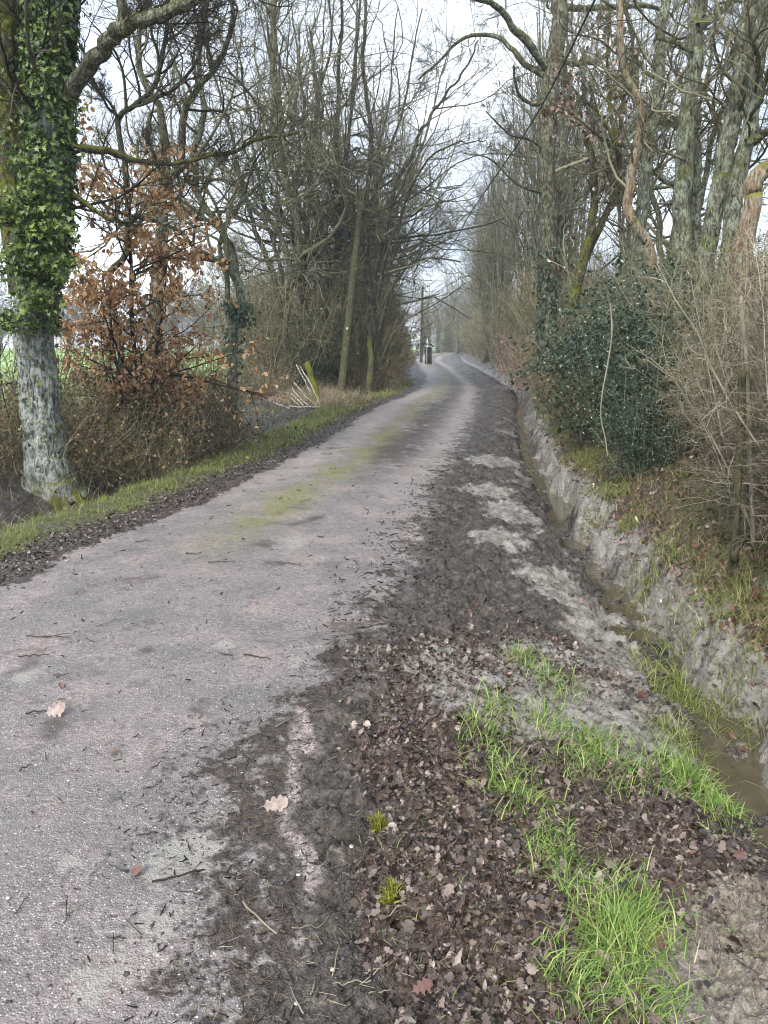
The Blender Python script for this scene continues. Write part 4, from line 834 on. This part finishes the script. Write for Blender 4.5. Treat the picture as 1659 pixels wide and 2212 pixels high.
rt('mottled_leaning_trunk', 'broad mottled trunk leaning right, near the right edge of the photo', [(1505, 820), (1515, 680), (1527, 549), (1550, 430), (1566, 330), (1586, 231), (1603, 116), (1626, 0), (1650, -150), (1700, -500)], 8.2, .105, .07, 'bark_pale', lv=RLV,
   more=[([(1545, 700), (1573, 549), (1590, 413), (1616, 298), (1629, 198), (1639, 99), (1655, 0), (1680, -300)], 8.0, .085, .065)], limbs=[([(1610, 310), (1650, 290), (1700, 280)], 7.9, .04, .02)])
rt('broken_dead_trunk', 'broken dead trunk with orange heartwood at the right edge of the photo', [(1620, 820), (1605, 620), (1606, 529), (1625, 450), (1626, 397), (1650, 370), (1680, 350)], 7.2, .1, .07, 'bark_strip', lv=[dict(m=6, t0=.4, ang=1, lr=.3, n=6, wob=.2, up=0, sides=4, rmin=.004), dict(m=5, ang=.8, lr=.5, n=5, wob=.2, up=0, rmin=.002)])
g = Geo(); p = at(1500, 735, 9.1); zz = gb(p[0], p[1])      # the mossy stump under the pale trunk
st_ = empty('mossy_stump', (p[0], p[1], zz)); tag(st_, 'mossy earthen stump between the holly and the pale trunks', 'stump')
g.tubes(np.array([[0, 0, 0], [0, 0, .35], [.03, 0, .7], [.02, 0, .95], [0, 0, 1.1]]), np.array([.62, .55, .46, .3, .1]), 40, .35); g.build('wood', M['bark_moss'], st_)
g = Geo(); N = 1500; a = rng.uniform(0, 6.28, N); h = rng.uniform(.1, 1.05, N); rr_ = np.interp(h, [0, .35, .7, .95, 1.1], [.62, .55, .46, .3, .1])
g.blades(np.stack([np.cos(a) * rr_, np.sin(a) * rr_, h], -1), rng.uniform(.02, .05, N), rng.uniform(.006, .012, N), rng.uniform(.5, 2, N), a, lv=(0, 1)); g.build('moss', M['mossm'], st_)
# more trees behind on the right
auto_tree('background_oak', 9.5, 16, 13, 'bare oak filling the sky behind the peeled trunk', nst=4, spread=.5, r=.18, lv=OAKLV, side_limbs=3)
auto_tree('background_oak', 7.6, 20.5, 12, 'bare oak between the straight roadside oak and the mossy trunk, farther back', nst=5, spread=.55, r=.16, lv=LV4, side_limbs=4)
auto_tree('background_oak', 10.5, 12, 12, 'bare oak behind the mottled leaning trunk', nst=4, spread=.5, r=.16, lv=OAKLV, twig='twig_green')
# 6. the right row
LVR = [dict(LV4F[0], t0=.34, m=8)] + LV4F[1:]
av1 = auto_tree('row_tree', 6.0, 27, 12.5, 'slender many-stemmed tree behind the straight roadside oak, nearest of the right row', nst=12, spread=.16, r=.11, lv=LVR, bark='bark_pale', ivy=iv(1500, t1=.5), group='slender trees lining the right side of the lane')
av2 = auto_tree('row_tree', 6.6, 33, 12.5, 'slender tree with ivy-dark stems, second of the right row', nst=13, spread=.13, r=.1, lv=LVR, bark='bark_pale', ivy=iv(2400, t1=.6), group='slender trees lining the right side of the lane')
av3 = auto_tree('row_tree', 7.0, 38, 13, 'slender tree with spreading low limbs, third of the right row', nst=10, spread=.2, r=.11, lv=LVR, bark='bark', ivy=iv(800, t1=.4), group='slender trees lining the right side of the lane', side_limbs=5)
GR = 'slender trees lining the right side of the lane'
for k_, (x, y) in enumerate([(6.6, 44), (7.6, 49), (7.5, 55), (8.6, 62), (9.4, 70), (10.5, 79), (11.3, 88), (10, 41), (9.5, 30), (12, 96), (13.5, 106)]):
    dup((av1, av2, av3)[k_ % 3], (x, y, zt(x, y) - .1), k_ * 2.3 + 1, rng.uniform(.9, 1.1), 'slender bare tree farther along the dense right row', GR)
for o_ in (av1, av2, av3): pass
GL = 'misty trees far down the lane'
for k_, (x, y, s) in enumerate([(-.8, 52, .8), (-.4, 62, .7), (-.2, 72, .7), (1.6, 88, .6), (11, 130, .8), (7, 138, .8), (10.5, 108, .8), (13, 118, .9), (8.6, 121, .8), (12, 136, 1.1), (15.5, 128, 1.0), (6, 112, .6), (17, 122, 1.0), (19.5, 126, 1.0), (14.5, 112, .85), (22, 134, 1.1), (18, 116, .9), (9, 150, .9), (1, 120, .7), (-3, 104, .8), (15, 142, .9), (13, 158, .9)]):
    dup((av2, av3)[k_ % 2], (x, y, zt(x, y) - .1), k_ * 1.9 + .5, s, 'misty bare tree far down the lane beyond the shelter' if y > 80 else 'bare tree of the left row between the hornbeams and the shelter', GL if y > 80 else 'bare trees of the left row before the shelter')
# far off trees beyond the field, left
far = auto_tree('far_tree', -40, 150, 11, 'distant grey tree beyond the green field', nst=5, spread=.5, r=.2, lv=[dict(m=14, ang=.8, lr=.4, n=5, wob=.2, up=.05, rmin=.04), dict(m=9, ang=.8, lr=.5, n=4, wob=.2, up=.05, rmin=.03), dict(m=6, ang=.8, lr=.5, n=3, wob=.2, rmin=.03)], group='distant trees beyond the field')
for k_ in range(34):
    a_ = R(-34 + k_ * 1.05 + rng.uniform(-.4, .4)); d_ = rng.uniform(140, 190)
    if k_ == 15: continue
    x, y = d_ * math.sin(a_), d_ * math.cos(a_); dup(far, (x, y, zt(x, y) - .1), k_ * 1.1, rng.uniform(.7, 1.1), 'distant grey tree beyond the green field', 'distant trees beyond the field')
#@@HEDGES
# ------------------------------------------------------------------ right bank shrubs
def bank(u, y): x = float(XD(y)) + u - .26; return x, y
hr = thicket('bank_hedge_shrub', 'pale thorny hedge shrub in the near right corner, its stems bare to the ground', 78, 1.65, .42, M['twig_pale'], 14, .07, (.0035, .0105), .26, fine=9)
x, y = bank(1.35, 4.0); place(hr, x, y)
HR = [(1.2, 3.5, .9, 'short thorny hedge shrub leaning out over the bank in the near right corner'), (1.15, 4.5, .85, 'short thorny hedge shrub behind the leaning corner one'), (1.9, 3.0, 1.0, 'tall hedge shrub cut off by the right edge of the photo'), (1.75, 5.0, 1.0, 'tall hedge shrub behind the split hedge stake'), (1.7, 6.1, .8, 'short hedge shrub above the moss patch on the bank'), (1.5, 3.3, 1.0, 'thorny hedge shrub at the right edge of the photo, in front of the others'), (1.35, 4.8, 1.0, 'thorny hedge shrub third from the right corner'), (1.6, 5.7, .95, 'thorny hedge shrub below the pale lichened trunk'), (1.9, 6.6, .95, 'thorny hedge shrub between the holly and the pale trunk'),
      (2.2, 4.0, 1.0, 'taller grey hedge shrub behind the right corner'), (2.2, 5.2, 1.0, 'taller grey hedge shrub below the mottled trunk'), (2.3, 6.6, 1.0, 'grey hedge shrub behind the holly'), (2.3, 7.8, .95, 'hedge shrub amid the holly'), (2.4, 9.2, 1, 'hedge shrub just beyond the holly'), (2.2, 10.8, 1, 'hedge shrub below the mossy trunk'), (1.6, 12.4, 1, 'hedge shrub next to the foot of the roadside oak'),
      (3.1, 5.0, .9, 'hedge shrub on top of the bank behind the mottled trunk')]
hg = thicket('tangled_hedge_shrub', 'olive brown tangled hedge shrub beyond the holly', 80, 1.7, .6, M['twig_brush'], 10, .13, (.004, .009), .5)
x, y = bank(2.5, 8.4); place(hg, x, y)
for k_, (u, y, s, lb) in enumerate(HR):
    x, y = bank(u, y); dup(hr if k_ in (0, 1, 2, 3, 5, 6, 7, 10) else hg, (x, y, zt(x, y) - .05), k_ * 2.2 + 1, s, lb)
hol = thicket('holly_bush', 'glossy dark holly bush standing in the middle of the right hedge', 34, 2.3, .45, M['twig_green'], 8, .1, (.005, .012), .3, leaf=dict(n=6500, tpl=HOLLY, size=(.035, .06), mat=M['holly'], off=.05))
x, y = bank(1.15, 9.0); place(hol, x, y, s=.95)
for k_, (u, y, s, lb) in enumerate([(1.1, 11.2, .8, 'smaller holly bush left of the big one, nearer the lane'), (1.35, 7.6, .85, 'holly bush below the peeled trunk'), (.95, 7.0, .45, 'low holly sprig at the foot of the hedge above the moss'), (1.8, 10.0, .9, 'holly bush behind the left one toward the roadside oak')]):
    x, y = bank(u, y); dup(hol, (x, y, zt(x, y) - .05), k_ * 2.0 + .7, s, lb)
for k_, (u, y, s, lb) in enumerate([(1.15, 7.9, .36, 'low ivy clump in front of the holly, nearest the viewer'), (1.0, 9.9, .42, 'low ivy clump between the two holly bushes'), (1.1, 12.6, .5, 'low ivy clump under the roadside oak'), (1.3, 10.6, .55, 'taller ivy clump behind the holly')]):
    x, y = bank(u, y); dup(ivyb, (x, y, zt(x, y) - .05), k_ * 1.7 + .3, s, lb)
bb = dup(brm, (*bank(1.3, 9.6), zt(*bank(1.3, 9.6)) - .05), 1, .8, 'bramble tangle below the smaller holly on the right bank')
for k_, (u, y, s, lb) in enumerate([(1.2, 11.5, .8, 'bramble tangle left of the roadside oak foot'), (1.4, 14.5, .9, 'bramble tangle beyond the roadside oak'), (1.5, 17.5, 1, 'bramble tangle second beyond the roadside oak'), (1.5, 21, 1.1, 'bramble tangle under the first slender row tree'), (1.5, 25, 1.2, 'bramble tangle under the second slender row tree'), (1.5, 30, 1.2, 'bramble tangle under the third slender row tree'), (1.6, 36, 1.3, 'bramble tangle farther along the right row')]):
    x, y = bank(u, y); dup(brm, (x, y, zt(x, y) - .05), k_ * 2.6, s, lb)
for k_, (u, y, s, lb) in enumerate([(2.3, 15.5, .6, 'brushwood just behind the roadside oak'), (2.3, 18.5, .6, 'brushwood between roadside oak and red twigged shrub'), (2.2, 25, .8, 'brushwood at the foot of the nearest row tree'), (2.3, 29.5, .8, 'brushwood at the foot of the second row tree'), (2.2, 34.5, .8, 'brushwood at the foot of the third row tree'), (2.2, 40, .8, 'brushwood farther along the right row'), (2.4, 47, .8, 'brushwood far along the right row'), (2.4, 56, .9, 'brushwood very far along the right row'), (2.4, 68, .9, 'brushwood next to last along the right row'), (2.4, 82, 1, 'last brushwood along the right row'), (-4, 128, 1.7, 'misty brushwood closing the end of the lane, left'), (0, 130, 1.7, 'misty brushwood closing the end of the lane, middle'), (4, 124, 1.6, 'misty brushwood closing the end of the lane, right')]):
    x, y = bank(u, y); dup(brush, (x, y, zt(x, y) - .05), k_ * 1.4, s, lb)
rd = thicket('red_twigged_shrub', 'pinkish red twigged shrub left of the roadside oak', 120, 2.6, .8, M['twig_red'], 6, .06, (.006, .01), .35, leaf=dict(n=260, tpl=BEECH, size=(.06, .1), mat=M['beech'], off=.05))
p = at(1142, 720, 25); rd.location = (p[0], p[1], zt(p[0], p[1]) - .05); rd.scale = (.9, .9, .8)
# the long pale whip hanging out of the holly
g = Geo(); g.tubes(smooth_path(VP([(1318, 655), (1322, 720), (1312, 790), (1301, 850), (1298, 900), (1308, 950), (1312, 985)], 6.6, -.4), 40), np.linspace(.0065, .0045, 40), 8)
tag(g.build('hanging_whip', M['twig_pale']), 'long pale curved stem hanging down in front of the holly', 'branch')
# cleft stakes and thin poles standing in the near hedge
def pole(name, pts, r0, r1, mat, label, cat, group=None, n=24, k=10, bark=.12):
    g = Geo(); g.tubes(smooth_path(pts, n, r0 * .25), np.linspace(r0, r1, n), k, bark, True); return tag(g.build(name, mat), label, cat, group)
pole('hedge_stake', VP([(1585, 1215), (1592, 1060), (1600, 940), (1606, 800)], 4.3), .026, .02, M['pole'], 'split wooden stake standing in the near hedge at the right', 'stake')
pole('hedge_pole', VP([(1628, 1180), (1622, 1000), (1614, 800), (1600, 640)], 4.4), .014, .01, M['twig_pale'], 'thin smooth green pole right of the split hedge stake', 'pole')
# ------------------------------------------------------------------ poles, cable, gate, shelter, farmhouse
p0 = onz(735, 852); top = at(783, 415, 24.3)
ut = empty('telephone_pole', tuple(p0)); tag(ut, 'mossy wooden telephone pole leaning right in front of the hornbeams', 'pole')
g = Geo(); g.tubes(smooth_path([np.array([0, 0, -.3]), (top - p0) * .5, top - p0], 50, .0), np.linspace(.14, .095, 50), 20, .03, True); g.build('shaft', M['pole'], ut)
g = Geo(); hk = top - p0; g.tubes(np.array([hk + [.02, 0, -.2], hk + [.16, -.05, -.2], hk + [.18, -.05, -.12]]), np.array([.014, .014, .014]), 8, 0, True); g.build('hook', M['wire'], ut)
g = Geo(); g.box((top - p0) * .33 + [0, -.14, 0], (.07, .012, .1)); g.build('plate', M['shed_pale'], ut)
far0 = onz(908, 775, 0.02); far0 = at(910, 758, 62); ftop = at(913, 617, 62); far0[2] = zt(far0[0], far0[1]) - .2
fp = empty('telephone_pole', tuple(far0)); tag(fp, 'upright far telephone pole beside the little roadside shelter', 'pole')
g = Geo(); g.tubes(smooth_path([np.zeros(3), (ftop - far0) * .5, ftop - far0], 30), np.linspace(.12, .09, 30), 14, .03, True); g.build('shaft', M['pole'], fp)
g = Geo(); hk = ftop - far0; g.tubes(np.array([hk + [.02, 0, -.3], hk + [.2, 0, -.3], hk + [.22, 0, -.2]]), np.array([.02, .02, .02]), 8, 0, True); g.build('hook', M['wire'], fp)
g = Geo()
cab = [np.array([4.4, -3, 5.0]), at(1560, -560, 3.2), at(1285, 0, 6.6), at(1150, 262, 9.8), at(1020, 455, 14), at(975, 530, 17), at(925, 578, 20.5), at(880, 545, 22.3), top + [.16, -.05, -.18]]
cab[0] = cab[1] + (cab[1] - cab[2]) * 1.2
g.tubes(smooth_path(cab, 140), np.full(140, .009), 8)
tag(g.build('telephone_cable', M['wire']), 'black overhead cable sagging from the top right down to the leaning pole', 'cable')
g = Geo(); g.tubes(smooth_path([top + [.1, 0, -.12], at(881, 533, 33), at(896, 620, 45), ftop + [.1, 0, -.25]], 50), np.full(50, .018), 6)
tag(g.build('telephone_cable', M['wire']), 'thin far cable running from the leaning pole to the far pole', 'cable')
# collapsed gate of pale pickets
gp = onz(676, 885); gt = empty('collapsed_gate', tuple(gp)); tag(gt, 'collapsed gate of bleached pickets fanned out beside the mossy post', 'gate')
for (a, b) in (((682, 876), (635, 826)), ((666, 877), (631, 838)), ((656, 877), (630, 850)), ((647, 877), (628, 858)), ((679, 868), (640, 788)), ((677, 862), (649, 792)), ((690, 870), (662, 812))):
    q0, q1 = onz(*a, .03), at(b[0], b[1], onz(*a, .03)[1] + .5)
    gx = Geo(); gx.tubes(smooth_path([q0 - gp, (q0 + q1) / 2 - gp + rng.normal(0, .03, 3), q1 - gp], 10, .02), np.linspace(.02, .016, 10), 8, .1, True); gx.build('picket', M['stake'], gt)
gx = Geo(); q0, q1 = onz(554, 858, .06), onz(626, 882, .03); gx.tubes(smooth_path([q0 - gp, (q0 + q1) / 2 - gp, q1 - gp], 14, .02), np.linspace(.02, .018, 14), 8, .1, True); gx.build('rail', M['stake'], gt)
gx = Geo(); q0, q1 = onz(624, 878, .06), onz(690, 880, .07); gx.tubes(smooth_path([q0 - gp, q1 - gp], 8, .02), np.linspace(.02, .02, 8), 8, .1, True); gx.build('rail', M['stake'], gt)
pole('gate_post', [onz(686, 872) - [0, 0, .2], at(677, 830, 20.6), at(663, 785, 20.8)], .12, .09, M['bark_moss'], 'short mossy gate post leaning left behind the pickets', 'post')
pole('fallen_log', [onz(545, 846, .1), onz(610, 850, .1), onz(660, 862, .08)], .07, .05, M['stake'], 'long bleached log lying across the field entrance', 'log')
pole('fence_post', VP([(455, 905), (458, 860), (462, 800)], 13), .05, .04, M['pole'], 'short wooden fence post left of the field entrance', 'post')
g = Geo(); q = onz(600, 948, -.15); g.tubes(np.array([q + [-.55, 0, 0], q + [0, .05, .02], q + [.5, .12, 0]]), np.array([.11, .12, .1]), 14, .1, True)
tag(g.build('mossy_log', M['bark_moss']), 'mossy log bridging the ditch at the field entrance', 'log')
# straw clump by the gate
g = Geo()
for v, n_ in (((735, 872), 900), ((765, 870), 500), ((715, 880), 400)):
    p = onz(*v); Q = np.array([p[0], p[1]]) + rng.normal(0, .22, (n_, 2)); Q = np.column_stack([Q, terrain(Q[:, 0], Q[:, 1])]); g.blades(Q, rng.uniform(.3, .75, n_), rng.uniform(.008, .014, n_), rng.uniform(.8, 2.4, n_), lv=(0, .25, .5, .75, 1))
tag(g.build('straw_clump', M['straw']), 'drooping bleached grass clump at the foot of the leaning pole', 'dead grass', kind='stuff')
# shelter
sp_ = at(926, 765, 56); sp_[2] = zt(sp_[0], sp_[1]); sh = empty('roadside_shelter', tuple(sp_), R(8)); sh.scale = (.45, .6, .75); tag(sh, 'small dark wooden shelter with a pitched roof far down the lane', 'shelter')
for k_, (dx, dy) in enumerate(((-.42, -.4), (.42, -.4), (-.42, .4), (.42, .4))):
    g = Geo(); g.box((dx, dy, .85), (.1, .1, 1.7)); g.build('post', M['shed_pale'] if k_ == 0 else M['shed'], sh, False)
g = Geo(); g.box((0, .36, .85), (.74, .04, 1.6)); g.build('back_wall', M['shed'], sh, False)
g = Geo(); g.box((.36, 0, .85), (.04, .66, 1.6)); g.build('side_wall', M['shed'], sh, False)
for s_ in (-1, 1):
    c_, n_ = math.cos(R(24)), math.sin(R(24)); rot = np.array([[c_, 0, s_ * n_], [0, 1, 0], [-s_ * n_, 0, c_]])
    g = Geo(); g.box((s_ * .42, 0, 1.88), (.92, 1.3, .05), rot); g.build('roof', M['tile'], sh, False)
# farmhouse seen across the field
fh = at(470, 742, 150); fh[2] = zt(fh[0], fh[1]); f_ = empty('farmhouse', tuple(fh), R(12)); tag(f_, 'pale farmhouse with a slate roof beyond the field on the left', 'house')
g = Geo(); g.box((0, 0, 1.6), (14, 7, 3.2)); g.build('wall', M['render'], f_, False)
V_ = [(-7.3, -3.9, 3.1), (7.3, -3.9, 3.1), (7.3, 3.9, 3.1), (-7.3, 3.9, 3.1), (-7.3, 0, 6.2), (7.3, 0, 6.2)]
rf = link('roof', mesh('roof', V_, [np.array([[0, 1, 5, 4], [2, 3, 4, 5]]), np.array([[1, 2, 5], [3, 0, 4]])], False), f_, M['slate'])
g = Geo(); g.box((4.5, 0, 6.4), (.8, .8, 1.6)); g.build('chimney', M['render'], rf, False)
for dx in (-5, -2, 4): g = Geo(); g.box((dx, -3.52, 1.8), (1.1, .08, 1.3)); g.build('window', M['glassm'], f_, False)
g = Geo(); g.box((1, -3.52, 1.05), (1.1, .08, 2.1)); g.build('door', M['shed'], f_, False)
#@@SMALL
# ------------------------------------------------------------------ sticks, leaves and stones one can count on the tarmac
def stick(v, Lm, az, r=.003, mat='twig_dark', label='', grp=None, nm='fallen_twig', fork=False):
    p = onz(*v); n = 9; d = np.array([math.cos(R(az)), math.sin(R(az)), 0]); nrm_ = np.array([-d[1], d[0], 0]); s = np.linspace(-.5, .5, n) * Lm
    w = np.cumsum(rng.normal(0, Lm * .009, n)); xy = p[None] + s[:, None] * d + w[:, None] * nrm_
    xy[:, 2] = terrain(xy[:, 0], xy[:, 1]) + r + .004 + np.abs(rng.normal(0, .004, n)); o0 = xy[n // 2].copy(); g = Geo(); g.tubes(xy - o0, np.linspace(r, r * .6, n), 6, .2, True)
    if fork:
        q = xy[5] - o0; g.tubes(np.array([q, q + d * Lm * .15 + nrm_ * Lm * .1 + [0, 0, .004], q + d * Lm * .3 + nrm_ * Lm * .16]), np.array([r * .7, r * .5, r * .3]), 5)
    o = g.build(nm, M[mat]); o.location = tuple(o0); return tag(o, label, 'twig', grp)
stick((560, 2000), .17, -48, .0035, 'twig_pale', 'straight pale twig on the tarmac near the bottom, pointing down right'.replace('pointing down right', 'beside the dark mud'), None)
for v, Lm, az, lb in (((105, 1390), .26, -8, 'forked dark twig nearest the left photo edge'), ((75, 1432), .16, 3, 'short dark twig just below the forked one'), ((385, 1905), .15, 22, 'brown twig left of the straight pale one'), ((488, 1905), .1, 2, 'twig between the brown and the pale one'), ((555, 1430), .16, -22, 'slim brown twig right of the yellow smear'),
    ((630, 1228), .14, -14, 'dark twig in the middle of the lane'), ((480, 1225), .2, 4, 'dark twig left of the middle one'), ((420, 1205), .12, 18, 'dark twig second left of the middle one'), ((310, 1175), .14, -3, 'dark twig near the pink left side of the lane'), ((95, 1552), .14, 20, 'dark curled stick by the pale leaf')):
    stick(v, Lm, az, .0038, 'twig_dark', lb, None, fork=lb.startswith('forked'))
for k_ in range(46):
    v = (rng.uniform(20, 760), rng.uniform(1180, 2150))
    if v[0] < 1700 - v[1] * 1.2: continue
    stick(v, rng.uniform(.03, .09), rng.uniform(0, 180), rng.uniform(.0015, .003), 'twig_dark' if k_ % 3 else 'twig_pale', 'small broken twig scattered on the tarmac', 'small broken twigs on the tarmac')
for k_ in range(26):
    v = (rng.uniform(560, 860), rng.uniform(1560, 2200)); stick(v, rng.uniform(.04, .11), rng.uniform(0, 180), rng.uniform(.0015, .0026), 'twig_pale' if k_ % 2 else 'twig_dark', 'small twig lying in the brown mud strip', 'small twigs in the mud strip')
def one_leaf(v, size, tpl, mat, label, az=0, tilt=.2, grp=None):
    p = onz(*v); p[2] = zt(p[0], p[1]) + .008; g = Geo(); nor = np.array([[rng.normal(0, tilt), rng.normal(0, tilt) - .15, 1]]); fw = np.array([[math.cos(R(az)), math.sin(R(az)), 0]])
    g.leaves(np.zeros((1, 3)), nor, fw, np.array([size]), tpl, .5); o = g.build('fallen_leaf', M[mat]); o.location = tuple(p); tag(o, label, 'leaf', grp)
m_, t_, o_ = newmat('pale pinkish dry leaf'); gg = nn(t_, 'ShaderNodeTexCoord').outputs['Object']; nq = noise(t_, gg, 40, 3)
principled(t_, o_, ramp(t_, nq, [(.3, (.16, .12, .1)), (.65, (.3, .24, .21))]), .5, .4); M['leaf_pale'] = m_
one_leaf((568, 1755), .085, OAK, 'leaf_pale', 'pale oak leaf lying on the grey tarmac left of the pink strip', 10)
one_leaf((100, 1556), .09, OAK, 'leaf_pale', 'curled pale leaf lying by the left photo edge', 20, .5)
one_leaf((132, 1490), .07, BEECH, 'litter_red', 'small rusty leaf above the curled pale one', -60)
one_leaf((235, 1645), .05, BEECH, 'litter_red', 'tiny red leaf right of the chalky patch', 0)
one_leaf((283, 1905), .05, BEECH, 'litter_red', 'dark red leaf in the lower left', 40)
one_leaf((890, 2170), .06, OAK, 'litter_red', 'reddish oak leaf at the bottom in the mud strip', 30)
one_leaf((1030, 1350), .06, OAK2, 'leaf_pale', 'pinkish oak leaf on the dark heap of leaves', 150)
one_leaf((1660 - 60, 1865), .06, OAK, 'litter_red', 'brown oak leaf upright at the edge of the grass', 70, .6)
one_leaf((1325, 2085), .06, OAK2, 'leaf_pale', 'broad greyish oak leaf below the tall grass tuft', 120)
for k_, v in enumerate([(720, 2105), (645, 1900), (760, 1865), (150, 1702), (20, 1960), (640, 2180), (1290, 1200), (1443, 1455)]):
    p = onz(*v); p[2] = zt(p[0], p[1]) + .004; s = rng.uniform(.008, .016); g = Geo(); a = np.linspace(0, math.pi, 7)
    g.tubes(np.stack([-np.cos(a) * s * .6, 0 * a, 0 * a], -1), (np.sin(a) * .42 + .03) * s * rng.uniform(.75, 1.25, 7), 7, .6); o = g.build('pebble', M['chip']); o.location = tuple(p)
    tag(o, ['white stone in the mud strip near the bottom', 'white stone beside the end of the pink strip', 'cream stone right of the pink strip', 'pale pebble on the left of the lane', 'pale stone at the lower left photo edge', 'round white pebble at the bottom of the lane', 'white stone on the bank right of the ditch', 'white pebble beside the ditch water'][k_], 'stone')
# black tyre-tread fragment near the grass
p = onz(1262, 2105); t = empty('tread_fragment', (p[0], p[1], zt(p[0], p[1]) + .012), R(15)); tag(t, 'small black ribbed rubber fragment beside the grass tuft at the bottom', 'rubber fragment')
g = Geo(); g.box((0, 0, 0), (.05, .045, .012)); g.build('pad', M['wire'], t, False)
for k_ in range(5):
    for s_ in (-1, 1):
        c_, n_ = math.cos(R(s_ * 32)), math.sin(R(s_ * 32)); g = Geo(); g.box((s_ * .0115, -.018 + k_ * .009, .009), (.024, .004, .006), np.array([[c_, -n_, 0], [n_, c_, 0], [0, 0, 1]])); g.build('rib', M['wire'], t, False)
#@@HAZE
HAZE = True
if HAZE:
    m_, t_, o_ = newmat('thin winter haze'); v_ = nn(t_, 'ShaderNodeVolumePrincipled'); v_.inputs['Color'].default_value = (.9, .95, 1, 1); v_.inputs['Density'].default_value = .0015
    v_.inputs['Anisotropy'].default_value = .2; t_.links.new(v_.outputs[0], o_.inputs['Volume'])
    g = Geo(); g.box((0, 0, 20), (540, 540, 44)); o = g.build('haze', m_, None, False); tag(o, 'thin pale winter haze in the far lane', 'haze', kind='stuff')
